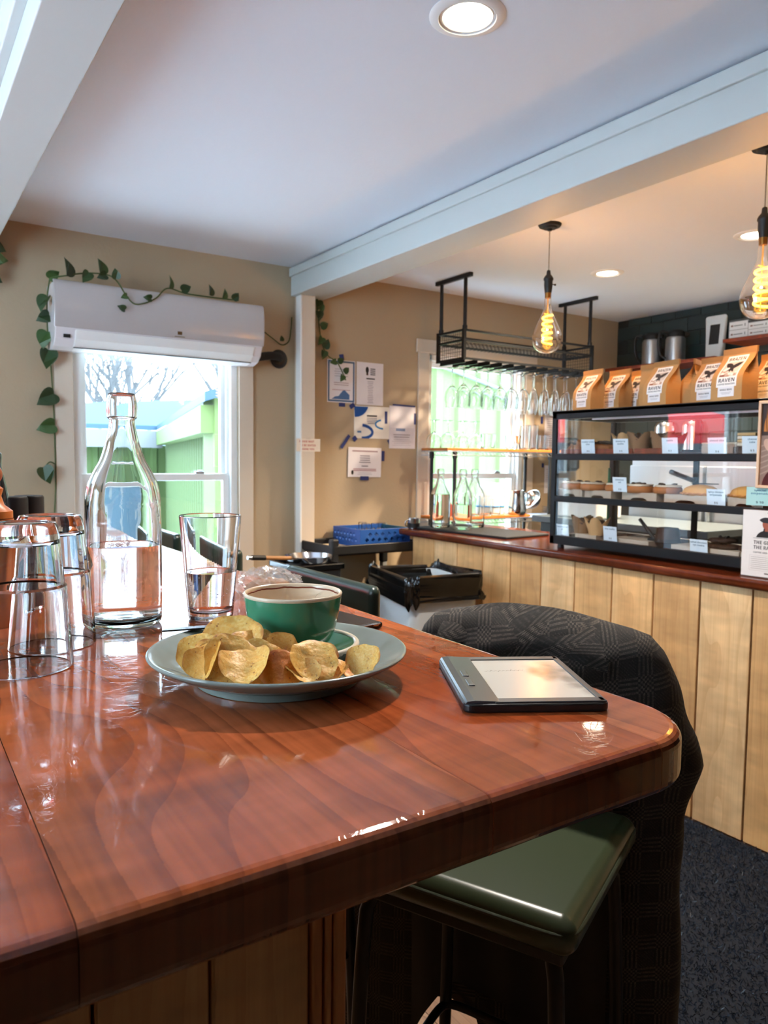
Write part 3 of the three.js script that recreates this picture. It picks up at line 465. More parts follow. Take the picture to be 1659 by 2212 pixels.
// ---------- bar stools ----------
const tweed = canv(512, 512, (g, W) => {
  const r = rng(90); g.fillStyle = '#1d1c1c'; g.fillRect(0, 0, W, W); const n = 64, c = W / n;
  for (let j = 0; j < n; j++) for (let i = 0; i < n; i++) {
    const A = (i % 32) < 16, B = (j % 32) < 16; let lum;
    if (A && B) lum = ((i >> 1) + (j >> 1)) % 2 ? 0.36 : 0.13; else if (A) lum = (i >> 1) % 2 ? 0.32 : 0.13; else if (B) lum = (j >> 1) % 2 ? 0.32 : 0.13; else lum = (i + j) % 3 ? 0.15 : 0.24;
    lum *= 0.62 + 0.4 * r(); const v = (k) => Math.round(255 * lum * k); g.fillStyle = `rgb(${v(0.95)},${v(0.86)},${v(0.76)})`; g.fillRect(i * c + 1, j * c + 1, c - 1, c - 1);
  }
});
tweed.wrapS = tweed.wrapT = THREE.RepeatWrapping;
M.tweed = std({ map: rep(tweed, 0.12, 0.12), roughness: 0.95, bumpMap: rep(tweed, 0.12, 0.12), bumpScale: 0.0022, side: THREE.DoubleSide });
M.lining = std({ color: 0x101216, roughness: 0.7, side: THREE.DoubleSide });
function makeStool(label, pos, turn, backPad = true) { // local +x is the back
  const s = thing('bar_stool', label, 'stool', pos, turn), yS = 0.745;
  const seat = weld(rb(0.365, 0.06, 0.365, 0.024, 0, 0, 0, 6)), p = seat.attributes.position;
  for (let i = 0; i < p.count; i++) { const x = p.getX(i) / 0.183, z = p.getZ(i) / 0.183; if (p.getY(i) > 0) p.setY(i, p.getY(i) + 0.010 * (1 - x * x) * (1 - z * z) - 0.006 * (Math.pow(Math.abs(x), 5) + Math.pow(Math.abs(z), 5))); }
  seat.computeVertexNormals(); part('seat', seat.translate(0, yS - 0.031, 0), M.greenVinyl, s);
  const loop = rrect(0.362, 0.362, 0.03, 5).map(([x, z]) => [x, yS - 0.026, z]);
  part('piping', tube(loop, 0.0032, 120, 6, true), M.greenVinyl, s);
  part('seat_pan', rb(0.325, 0.02, 0.325, 0.005, 0, yS - 0.071, 0), M.black, s);
  for (const [x, z] of [[-0.15, 0.15], [-0.15, -0.15], [0.15, 0.15], [0.15, -0.15]]) part('leg', tube([[x * 0.93, yS - 0.07, z * 0.93], [x * 0.99, yS - 0.10, z * 0.99], [x * 1.02, yS - 0.16, z * 1.02], [x * 1.14, 0.004, z * 1.14]], 0.0115, 16, 12), M.blackMetal, s);
  part('footrest', tube([[-0.162, 0.28, 0.162], [-0.162, 0.28, -0.162], [0.162, 0.28, -0.162], [0.162, 0.28, 0.162]].flatMap((q, i, a) => { const n = a[(i + 1) % 4]; return [0.03, 0.5, 0.97].map((t) => [mix(q[0], n[0], t), q[1], mix(q[2], n[2], t)]); }), 0.008, 80, 8, true), M.blackMetal, s);
  for (const q of [-0.13, 0.13]) part('back_upright', rod([0.165, yS - 0.06, q], [0.215, 0.98, q], 0.010), M.blackMetal, s);
  if (backPad) {
    const b = weld(rb(0.042, 0.22, 0.39, 0.018, 0, 0, 0, 6)), q = b.attributes.position;
    for (let i = 0; i < q.count; i++) { const z = q.getZ(i) / 0.195; q.setX(i, q.getX(i) * (1 - 0.35 * z * z * z * z) - 0.024 * z * z); }
    b.computeVertexNormals(); part('backrest', b.translate(0.222, 0.958, 0), M.greenBack, s);
  }
  return s;
}
const ST = [0.80, 0, -0.866], STURN = 0.441;
const st0 = makeStool('nearest bar stool with olive green seat, turned aside, coat over its back', ST, STURN);
copy(st0, 'bar stool with dark green back behind the coffee cup', [0.63, 0, -1.465], 0.02);
copy(st0, 'bar stool with green back seen right of the water glass', [0.63, 0, -2.18], 0.0);
copy(st0, 'farthest bar stool in the row, back seen between bottle and water glass', [0.63, 0, -2.70], -0.03);
st0.children.find((c) => c.name === 'backrest').scale.set(0.9, 0.945, 0.78); // pressed by the coat
// ---------- tweed coat hung over the back of the near stool ----------
{
  const co = thing('tweed_coat', 'dark grey plaid tweed coat hung over the back of the near bar stool', 'coat', ST, STURN);
  const lv = [ // y, z min, z max, u of the seat side, u of the far side
    [1.054, -0.10, 0.06, 0.205, 0.245], [1.050, -0.17, 0.115, 0.195, 0.262], [1.034, -0.225, 0.175, 0.170, 0.285], [1.002, -0.25, 0.205, 0.150, 0.31], [0.957, -0.265, 0.222, 0.145, 0.325], [0.908, -0.275, 0.24, 0.140, 0.335], [0.864, -0.29, 0.258, 0.140, 0.342],
    [0.81, -0.31, 0.268, 0.165, 0.345], [0.76, -0.335, 0.258, 0.205, 0.345], [0.70, -0.38, 0.240, 0.212, 0.34], [0.6, -0.42, 0.236, 0.212, 0.345], [0.45, -0.46, 0.238, 0.212, 0.35], [0.3, -0.485, 0.24, 0.212, 0.355], [0.15, -0.495, 0.238, 0.215, 0.36], [0.0, -0.50, 0.235, 0.22, 0.36]];
  const at = (y) => { for (let i = 0; i + 1 < lv.length; i++) if (y <= lv[i][0] && y >= lv[i + 1][0]) { const t = (lv[i][0] - y) / (lv[i][0] - lv[i + 1][0]); return lv[i].map((a, k) => mix(a, lv[i + 1][k], t)); } return y > lv[0][0] ? lv[0] : lv[lv.length - 1]; };
  const hem = (z) => 0.02 + 0.225 * sm(-0.36, -0.20, z) * (1 - sm(-0.10, -0.06, z)) + 0.2 * sm(-0.02, 0.02, z) * (1 - sm(0.08, 0.15, z)) + 0.006 * Math.sin(z * 60);
  const NP = 96, NL = 110, pos = [], uv = [], ix = [];
  for (let j = 0; j <= NL; j++) for (let i = 0; i <= NP; i++) {
    const a = i / NP * 6.283185, t = j / NL, ca = Math.cos(a), sa = Math.sin(a);
    const se = (c) => Math.sign(c) * Math.pow(Math.abs(c), 0.72); // squarish oval
    const L0 = at(0.2), zg = mix(L0[1], L0[2], 0.5 + 0.5 * se(sa)), h = hem(zg), y = 1.054 - (1.054 - h) * Math.pow(t, 0.92 + 0.0 * t), l = at(y);
    const zc = (l[1] + l[2]) / 2, zl = (l[2] - l[1]) / 2, uc = (l[3] + l[4]) / 2, ul = (l[4] - l[3]) / 2;
    let z = zc + zl * se(sa), u = uc + ul * se(ca); const low = sm(1.02, 0.85, y);
    const fold = (Math.sin(z * 46 + y * 9 + Math.sin(y * 8) * 1.4) * 0.5 + Math.sin(z * 95 - y * 22 + 1.3) * 0.28) * 0.012 * low + (vn(z * 14 + 40, y * 9 + 40, 99, 99, 3) - 0.5) * 0.02 * low;
    const crease = sm(1.042, 0.98, y) * (0.008 * Math.sin((y - z * 0.55) * 62) * (ca < 0 ? 1 : 0.4)); // diagonal drapes from the shoulders
    u += (ca < 0 ? -1 : 1) * (fold + crease) * Math.abs(ca) * (ca < 0 && y < 0.8 ? 0.25 : 1); z += fold * 0.8 * Math.sign(sa) * Math.abs(sa);
    pos.push(u, y + 0.004 * Math.sin(z * 40) * sm(1.0, 1.05, y), z); uv.push(a < Math.PI ? u * 0.4 + z : u * 0.4 + z + 0.05, -y + 0.25 * z);
  }
  for (let j = 0; j < NL; j++) for (let i = 0; i < NP; i++) { const a = j * (NP + 1) + i, b = a + 1, c = a + NP + 1, d = c + 1; ix.push(a, b, c, b, d, c); }
  { const c0 = pos.length / 3; pos.push(0.225, 1.058, -0.02); uv.push(0, -1.058); for (let i = 0; i < NP; i++) ix.push(i + 1, i, c0); }
  const g = new THREE.BufferGeometry(); g.setAttribute('position', new THREE.Float32BufferAttribute(pos, 3)); g.setAttribute('uv', new THREE.Float32BufferAttribute(uv, 2)); g.setIndex(ix); g.computeVertexNormals();
  part('cloth', g, M.tweed, co);
  // black lining facing the seat
  const lp = [], li = [], n = 30, m = 30; for (let j = 0; j <= m; j++) for (let i = 0; i <= n; i++) { const z = mix(-0.26, 0.135, i / n), h = Math.max(hem(z - 0.045) + 0.055, 0.06), y = mix(0.80, h, j / m); lp.push(0.196 + 0.006 * Math.sin(z * 70 + y * 5) - 0.004 * sm(0.3, 0.8, y), y, z); }
  for (let j = 0; j < m; j++) for (let i = 0; i < n; i++) { const a = j * (n + 1) + i; li.push(a, a + 1, a + n + 1, a + 1, a + n + 2, a + n + 1); }
  const lg = new THREE.BufferGeometry(); lg.setAttribute('position', new THREE.Float32BufferAttribute(lp, 3)); lg.setIndex(li); lg.computeVertexNormals(); part('lining', lg, M.lining, co);
  // turned-down collar over the seat side
  const cp = [], cu = [], ci = [], N = 40, K = 10; for (let j = 0; j <= K; j++) for (let i = 0; i <= N; i++) { const q = i / N, z = mix(-0.19, 0.13, q), d = j / K, drop = (0.045 + 0.055 * Math.sin(q * 3.14) + 0.02 * Math.sin(q * 7)) * d; cp.push(mix(0.222, 0.150, Math.pow(d, 0.6)) - 0.012 * Math.sin(d * 3.1) + 0.004 * Math.sin(z * 50), 1.066 - drop - 0.010 * Math.pow(2 * q - 1, 4) - 0.02 * (1 - Math.sin(q * 3.14)), z); cu.push(z * 0.8 + d * 0.05, d * 0.1 + z * 0.5); }
  for (let j = 0; j < K; j++) for (let i = 0; i < N; i++) { const a = j * (N + 1) + i; ci.push(a, a + N + 1, a + 1, a + 1, a + N + 1, a + N + 2); }
  const cg = new THREE.BufferGeometry(); cg.setAttribute('position', new THREE.Float32BufferAttribute(cp, 3)); cg.setAttribute('uv', new THREE.Float32BufferAttribute(cu, 2)); cg.setIndex(ci); cg.computeVertexNormals(); part('collar', cg, M.tweed, co);
}
// ---------- dark ribbed floor mat by the counter ----------
{
  const r_ = thing('floor_mat', 'dark blue-black matted fibre floor mat along the plank counter', 'mat');
  part('backing', span(1.28, 2.455, 0, 0.010, -3.2, 0.2, 0.004), std({ color: 0x141b26, roughness: 0.95 }), r_);
  const n = 42000, r = rng(61), g = merge([new THREE.PlaneGeometry(0.0022, 0.011).translate(0, 0.0045, 0)]), im = new THREE.InstancedMesh(g, std({ color: 0x222d3c, roughness: 0.38, side: THREE.DoubleSide }), n), m4 = new THREE.Matrix4(), e = new THREE.Euler(), q = new THREE.Quaternion(), c = new THREE.Color();
  for (let i = 0; i < n; i++) { const z = -2.1 + 2.1 * r(), x = 1.285 + 1.165 * r(); e.set(r() * 2.4 - 1.2, r() * 6.28, r() * 2.4 - 1.2); q.setFromEuler(e); m4.compose(V(x, 0.010, z), q, V(1, 0.8 + r() * 0.6, 1)); im.setMatrixAt(i, m4); const k = 0.5 + r() * 0.9; im.setColorAt(i, c.setRGB(k, k, k * 1.04)); }
  im.name = 'pile'; im.userData.kind = 'stuff'; im.receiveShadow = true; r_.add(im);
}
// ---------- service counter ----------
{
  const c = thing('service_counter', 'light plank-fronted service counter under the pastry case', 'counter');
  part('core', span(2.486, 3.02, 0.02, 0.9, -3.39, 1.3), M.black, c);
  for (let k = -1; k < 22; k++) { const z = -3.211 + k * 0.1995, a = k < 0 ? -3.408 : z - 0.0; part('plank', grain(rb(0.024, 0.892, 0.1925, 0.003, 2.476, 0.4545, a + 0.0997), 'y', k * 1.7, k * 0.61), M.pale[(k + 8) % 4], c); }
  for (let k = 0; k < 3; k++) part('plank', grain(rb(0.176, 0.892, 0.018, 0.003, 2.578 + k * 0.18, 0.4545, -3.399), 'y', k * 0.9 + 3, k * 0.5), M.pale[k], c);
  const w = thing('countertop', 'red-brown varnished wooden worktop along the service counter', 'worktop');
  part('slab', grain(rb(0.65, 0.036, 4.75, 0.012, 2.76, 0.92, -1.135, 3), 'z', 0.4, 0.3), M.counterTop, w);
  single('bar_mat', 'long black rubber bar mat on the left end of the counter', 'mat', rb(0.34, 0.012, 0.70, 0.005), M.rubber, [2.70, 0.9445, -3.12], 0.10);
  const b = thing('swing_top_bottle', 'empty clear bottle on the bar mat, leftmost of the three', 'bottle', [2.600, 0.9505, -3.335], 0.3, 'clear water bottles on the bar mat');
  b.scale.setScalar(0.98); part('glass_body', bottleGeo(0.0036, 40), M.glass, b); part('water', waterGeo(0.19), M.water, b);
  const b2 = copy(b, 'clear half full bottle on the bar mat, middle of the three, standing forward', [2.622, 0.9505, -3.165], 0.9);
  b2.children[1].geometry = waterGeo(0.14);
  const b3 = copy(b, 'empty clear bottle on the bar mat, rightmost of the three', [2.775, 0.9505, -3.245], 0.1); b3.remove(b3.children[1]);
  const m = thing('tamper_cup', 'small steel cup with black base at the far left end of the counter', 'cup', [2.50, 0.938, -3.45]);
  part('cup', lathe([[0, 0], [0.028, 0], [0.032, 0.004], [0.034, 0.06], [0.032, 0.06], [0.03, 0.006], [0, 0.005]], 28), M.steel, m); part('band', cyl(0.0345, 0.0355, 0.026, 0, 0.006, 0, 28), M.black, m); part('handle', tube([[-0.034, 0.05, 0], [-0.055, 0.045, 0], [-0.055, 0.02, 0], [-0.034, 0.014, 0]], 0.004), M.steel, m);
}
// ---------- pastry case ----------
const CX = 2.535, CZ0 = -2.435, CZ1 = -1.18, CY0 = 0.958, CY1 = 1.556, CB = 2.96;
{
  const c = thing('pastry_case', 'black framed glass pastry display case on the counter', 'display case');
  const f = M.blackMetal, t = 0.03;
  part('base_frame', merge([span(CX, CX + t, CY0 - 0.004, CY0 + 0.036, CZ0, CZ1, 0.004), span(CB - t, CB, CY0 - 0.004, CY0 + 0.036, CZ0, CZ1, 0.004), span(CX, CB, CY0 - 0.004, CY0 + 0.036, CZ0, CZ0 + t, 0.004), span(CX, CB, CY0 - 0.004, CY0 + 0.036, CZ1 - t, CZ1, 0.004)]), f, c);
  part('floor_panel', span(CX + 0.01, CB - 0.01, CY0, CY0 + 0.012, CZ0 + 0.01, CZ1 - 0.01), M.darkWood, c);
  part('top_frame', merge([span(CX, CX + t, CY1 - 0.038, CY1, CZ0, CZ1, 0.004), span(CX, CB, CY1 - 0.038, CY1 - 0.004, CZ0, CZ0 + t, 0.004), span(CX, CB, CY1 - 0.038, CY1, CZ1 - t, CZ1, 0.004), span(CX, CB, CY1 - 0.014, CY1 - 0.002, CZ0, CZ1), span(CB - t, CB, CY1 - 0.038, CY1, CZ0, CZ1, 0.004)]), f, c);
  for (const [x, z] of [[CX, CZ0], [CB - 0.026, CZ0], [CX, CZ1 - 0.026], [CB - 0.026, CZ1 - 0.026]]) part('corner_post', span(x, x + 0.026, CY0, CY1, z, z + 0.026, 0.003), f, c);
  for (const x of [CX + 0.004, CX + 0.355]) for (const z of [CZ0 + 0.02, CZ1 - 0.06]) part('foot', cyl(0.016, 0.013, 0.02, x + 0.03, 0.938, z + 0.02), M.black, c);
  for (const y of [1.352, 1.163]) { const s = part('shelf', span(CX + 0.012, CB - 0.02, y - 0.008, y + 0.004, CZ0 + 0.012, CZ1 - 0.012), M.black, c); part('shelf_rail', span(CX + 0.001, CX + 0.022, y - 0.016, y + 0.012, CZ0 + 0.022, CZ1 - 0.022, 0.003), f, s); }
  part('front_glass', span(CX + 0.006, CX + 0.009, CY0 + 0.03, CY1 - 0.034, CZ0 + 0.02, CZ1 - 0.02), M.pane, c);
  part('side_glass', span(CX + 0.02, CB - 0.02, CY0 + 0.03, CY1 - 0.034, CZ0 + 0.008, CZ0 + 0.012), phy({ color: 0xfafcfb, roughness: 0, transmission: 1, thickness: 0, ior: 1.5 }), c);
  const d = part('rear_door', merge([span(CB - 0.012, CB - 0.002, CY0 + 0.036, CY1 - 0.038, -1.99, -1.965), span(CB - 0.012, CB - 0.002, CY0 + 0.036, CY1 - 0.038, CZ0 + 0.026, CZ0 + 0.04)]), f, c);
  part('side_edge', span(CB - 0.05, CB - 0.035, CY0 + 0.036, 1.30, CZ0 + 0.013, CZ0 + 0.016), std({ color: 0x1f5a44, roughness: 0.3 }), c);
  part('light_strip', span(CX + 0.035, CX + 0.05, CY1 - 0.045, CY1 - 0.038, CZ0 + 0.2, CZ1 - 0.1), M.brushed, c);
}
// trays and blocks in the case
const stone = std({ color: 0xb9aa98, roughness: 0.7, bumpMap: rep(T_BLOTCH, 0.1, 0.1), bumpScale: 0.001 });
function tray(z0, z1, y, label) { const t = thing('wooden_tray', label, 'tray', [2.72, y, (z0 + z1) / 2]); const w = z1 - z0; part('board', grain(rb(0.30, 0.016, w, 0.003, 0, 0.008, 0), 'z', z0 * 3), M.darkWood, t); part('lip', grain(merge([rb(0.012, 0.026, w, 0.003, -0.145, 0.016, 0), rb(0.012, 0.026, w, 0.003, 0.145, 0.016, 0)]), 'z'), M.darkWood, t); }
tray(-2.41, -2.02, 1.357, 'dark wooden tray under the scones on the top shelf'); tray(-2.01, -1.80, 1.357, 'dark wooden tray under the right-hand muffins on the top shelf');
function riser(z, w, y, label, x = 2.63) { // serving block with a finger notch
  const h = 0.036, s = new THREE.Shape(); s.moveTo(-w / 2, 0); s.lineTo(-w * 0.26, 0); s.quadraticCurveTo(-w * 0.2, 0.013, -w * 0.1, 0.014); s.lineTo(w * 0.1, 0.014); s.quadraticCurveTo(w * 0.2, 0.013, w * 0.26, 0); s.lineTo(w / 2, 0); s.lineTo(w / 2, h); s.lineTo(-w / 2, h); s.closePath();
  single('serving_block', label, 'block', grain(ext(s, 0.2, 0.002).rotateY(-Math.PI / 2).translate(0.1, 0.002, 0), 'z'), stone, [x + 0.05, y, z], 0, 'pale serving blocks in the case');
}
const MID = 1.167, LOW = 0.970, TOP = 1.383;
riser(-2.36, 0.145, MID, 'pale block under the leftmost cinnamon rolls, middle shelf'); riser(-2.20, 0.145, MID, 'pale block under the second pair of rolls, middle shelf'); riser(-1.985, 0.17, MID, 'pale block under the rightmost rolls, middle shelf'); riser(-1.77, 0.19, MID, 'pale block under the left empanada, middle shelf'); riser(-1.53, 0.14, MID, 'pale block under the right empanada, middle shelf');
riser(-2.26, 0.12, LOW, 'pale block under the muffins, bottom shelf'); riser(-2.03, 0.20, LOW, 'pale block under the dark loaf, bottom shelf'); riser(-1.765, 0.12, LOW, 'pale block left of the chocolate cookies, bottom shelf'); riser(-1.60, 0.12, LOW, 'brownish block under the chocolate cookies, bottom shelf'); riser(-1.50, 0.07, LOW, 'small pale block at the right end, bottom shelf');
single('steel_strip', 'thin steel tray edge under the left empanada block', 'tray', rb(0.02, 0.004, 0.15, 0.001), M.brushed, [2.556, MID + 0.003, -1.70]);
function lump(rx, ry, rz, k, seed, n = 14) { const g = weld(new THREE.SphereGeometry(1, n * 2, n)), p = g.attributes.position; for (let i = 0; i < p.count; i++) { const x = p.getX(i), y = p.getY(i), z = p.getZ(i), q = 1 + k * (vn(x * 3 + 20, y * 3 + z * 3 + 20, 99, 99, seed) - 0.5) * 2; p.setXYZ(i, x * rx * q, Math.max(0, (Math.sign(y) * Math.pow(Math.abs(y), 0.6) + 0.8) * ry * q), z * rz * q); } g.computeVertexNormals(); return g; }
const bake = std({ map: rep(tex(128, 128, (u, v) => { const n = fb(u, v, 7, 7, 4, 44); return mix3([0.88, 0.60, 0.32], [0.50, 0.27, 0.11], sm(0.35, 0.7, n)); }), 0.5, 0.5), roughness: 0.6 }), bakeDark = std({ color: 0x3a2418, roughness: 0.6 }), icing = std({ color: 0xf4e6cf, roughness: 0.4 }), parch = std({ color: 0xd3a873, roughness: 0.7, side: THREE.DoubleSide }), parchDark = std({ color: 0x85613f, roughness: 0.7, side: THREE.DoubleSide });
{ const s = thing('scone', 'golden nut-topped pastry at the left end of the top shelf', 'pastry', [2.64, TOP - 0.012, -2.365]); part('crumb', lump(0.045, 0.027, 0.05, 0.25, 5), bake, s); for (let i = 0; i < 6; i++) part('topping', lump(0.013, 0.010, 0.013, 0.3, 50 + i, 8), bakeDark, s, [-0.03 + 0.012 * (i % 3), 0.028 + 0.006 * (i % 2), -0.04 + i * 0.015]);
  const b = thing('scone', 'golden pastry half hidden by the first price card', 'pastry', [2.65, TOP - 0.012, -2.245]); part('crumb', lump(0.05, 0.024, 0.06, 0.2, 7), bake, b); part('glaze', lump(0.036, 0.008, 0.044, 0.3, 8), bakeDark, b, [0, 0.036, 0]); }
function muffinGeo(seed, tall = 0.05, spike = 0.032) { const r = rng(seed), n = 32, pos = [], ix = [], rows = 6; for (let j = 0; j <= rows; j++) for (let i = 0; i < n; i++) { const a = i / n * 6.283185, t = j / rows, pk = Math.pow(Math.abs(Math.cos(a * 2 + seed)), 1.2), y = t < 0.75 ? t / 0.75 * tall : tall + (t - 0.75) / 0.25 * spike * pk, R = (0.032 + 0.012 * y / tall) * (1 + 0.018 * Math.cos(a * 16)) * (1 + 0.12 * Math.cos(a * 4 + 2 * seed) * sm(0.4, 1, t)); pos.push(R * Math.cos(a), y, R * Math.sin(a)); } for (let j = 0; j < rows; j++) for (let i = 0; i < n; i++) { const a = j * n + i, b = j * n + (i + 1) % n; ix.push(a, a + n, b, b, a + n, b + n); } const g = new THREE.BufferGeometry(); g.setAttribute('position', new THREE.Float32BufferAttribute(pos, 3)); g.setIndex(ix); g.computeVertexNormals(); return g; }
function muffin(x, y, z, seed, label, dark) { const m = thing('muffin', label, 'muffin', [x, y, z], seed * 0.7, 'muffins in paper wrappers'); part('wrapper', muffinGeo(seed), dark ? parchDark : parch, m); part('crumb', lump(0.039, 0.020, 0.039, 0.2, seed, 10), bakeDark, m, [0, 0.032, 0]); }
[[2.66, -2.13, 3, 'palest pointed muffin, leftmost on the top shelf'], [2.61, -2.015, 5, 'dark muffin at the front of the top shelf, left of two'], [2.71, -2.03, 8, 'dark muffin at the back of the top shelf, left of two'], [2.61, -1.905, 9, 'dark muffin at the front of the top shelf, right of two'], [2.71, -1.925, 12, 'dark muffin at the back of the top shelf, right of two']].forEach(([x, z, s, l], i) => muffin(x, TOP - 0.0095, z, s, l, i > 0));
[[2.62, -2.318, 21], [2.61, -2.225, 24]].forEach(([x, z, s], i) => muffin(x, LOW + 0.036, z, s, ['left', 'right'][i] + ' chocolate muffin with pointed wrapper on the bottom shelf', i === 0));
{ const proto = thing('cinnamon_roll', 'iced cinnamon roll at the left end of the middle shelf', 'pastry', [2.62, MID + 0.036, -2.37], 0, 'iced rolls on the middle shelf');
  part('dough', lathe(round([[0, 0], [0.04, 0], [0.046, 0.008], [0.047, 0.02], [0.042, 0.03], [0, 0.032]], 3), 28), std({ color: 0xb06a30, roughness: 0.55 }), proto); part('icing', lump(0.043, 0.006, 0.043, 0.15, 6, 10), icing, proto, [0, 0.0285, 0]); part('topping', merge([0, 1, 2, 3, 4].map((i) => lump(0.008, 0.005, 0.008, 0.3, 70 + i, 6).translate(0.02 * Math.cos(i * 1.3), 0.036, 0.024 * Math.sin(i * 1.9)))), bakeDark, proto);
  proto.scale.set(1.22, 0.95, 1.2);
  [-2.255, -2.135, -2.01, -1.89].forEach((z, i) => copy(proto, 'iced roll on the middle shelf, ' + ORD[i + 1] + ' from the left', [2.615 + 0.02 * (i % 2), MID + 0.036, z], i)); }
function empanada(z, s, label) { const g = weld(new THREE.SphereGeometry(1, 40, 16)), p = g.attributes.position; for (let i = 0; i < p.count; i++) { const a = Math.atan2(p.getX(i), p.getZ(i)), R = Math.hypot(p.getX(i), p.getZ(i)), rim = sm(0.82, 1.0, R); p.setXYZ(i, p.getX(i) * 0.05 * (1 + 0.03 * rim * Math.cos(a * 22)), Math.max(0, p.getY(i) * 0.038 * (1 - rim * 0.7) + 0.006), p.getZ(i) * 0.075); } g.computeVertexNormals(); const e = thing('empanada', label, 'empanada', [2.625, MID + 0.036, z], s); part('crust', g, std({ color: 0xd99c46, roughness: 0.45 }), e); part('crimp', tube(Array.from({ length: 40 }, (_, i) => { const a = i / 40 * 6.283; return [0.0505 * Math.cos(a), 0.008 + 0.0025 * Math.sin(a * 22), 0.0755 * Math.sin(a)]; }), 0.0035, 160, 6, true), std({ color: 0xc07a2c, roughness: 0.5 }), e); }
empanada(-1.735, 0.2, 'golden empanada left of its price card on the middle shelf'); empanada(-1.545, -0.2, 'golden brown empanada between the two right-hand price cards');
{ const d = thing('dark_loaf', 'small dark brown round cake on the bottom shelf', 'cake', [2.64, LOW + 0.036, -1.885]); part('cake', lathe([[0, 0], [0.048, 0], [0.05, 0.004], [0.043, 0.056], [0.040, 0.06], [0, 0.061]], 30), bakeDark, d); part('liner', lathe([[0.0495, 0.0], [0.051, 0.002], [0.048, 0.018], [0.0475, 0.018]], 30), std({ color: 0x2a211c, roughness: 0.8 }), d);
  const t = thing('tongs', 'black serving tongs leaning on the dark round cake', 'tongs', [2.63, LOW + 0.037, -1.985]); part('arm', rod([0, 0.004, 0.05], [0, 0.085, -0.03], 0.0075), M.black, t); part('tip', rb(0.03, 0.012, 0.08, 0.005, 0, 0.006, 0.06), M.black, t);
  const n = thing('spatula', 'brown handled spatula lying across the middle shelf', 'spatula', [2.72, MID + 0.05, -1.83]); part('handle', rod([0, 0.075, -0.11], [0, 0.04, 0.0], 0.010), std({ color: 0x4a3022, roughness: 0.5 }), n); part('blade', rb(0.05, 0.003, 0.09, 0.001, 0, 0.03, 0.05), M.blackMetal, n);
  const k = thing('chocolate_cookie', 'lower dark chocolate cookie on the bottom shelf', 'cookie', [2.64, LOW + 0.036, -1.635], 0, 'stacked chocolate cookies'); part('crumb', lump(0.055, 0.011, 0.065, 0.12, 31, 10), bakeDark, k); part('chips', merge([0, 1, 2, 3].map((i) => lump(0.007, 0.005, 0.007, 0.2, 80 + i, 6).translate(-0.025 + 0.014 * i, 0.018, 0.02 * Math.sin(i * 2)))), std({ color: 0x1a0f0a, roughness: 0.4 }), k);
  copy(k, 'upper dark chocolate cookie topping the stack on the bottom shelf', [2.645, LOW + 0.058, -1.645], 1).scale.set(0.85, 1, 0.8); copy(k, 'dark chocolate cookie right of the cookie stack on the bottom shelf', [2.66, LOW + 0.036, -1.53], 2);
  const cs = thing('layered_biscuit', 'stack of pale layered biscuits on the top shelf beside the picture frame', 'biscuit', [2.66, TOP - 0.018, -1.56]); for (let i = 0; i < 4; i++) part('layer', rb(0.075, 0.011, 0.07, 0.003, 0, 0.034 + i * 0.0125, 0), i % 2 ? std({ color: 0xcfa870, roughness: 0.6 }) : icing, cs); part('board', rb(0.09, 0.026, 0.09, 0.003, 0, 0.013, 0), bakeDark, cs);
  const rr = thing('pastry_roll', 'small round pastry at the bottom right of the case', 'pastry', [2.60, LOW + 0.037, -1.488]); part('crumb', lump(0.02, 0.012, 0.024, 0.15, 61, 10), bake, rr); part('glaze', lump(0.014, 0.004, 0.016, 0.2, 63, 8), icing, rr, [0, 0.0225, 0]);
  const sq_ = thing('loaf_slab', 'pale slab cake on the top shelf behind the fourth price card', 'cake', [2.72, TOP - 0.018, -1.70]); part('cake', rb(0.09, 0.036, 0.15, 0.006, 0, 0.018, 0), std({ color: 0xcbb09a, roughness: 0.7 }), sq_); part('icing', rb(0.088, 0.008, 0.148, 0.003, 0, 0.04, 0), icing, sq_); }
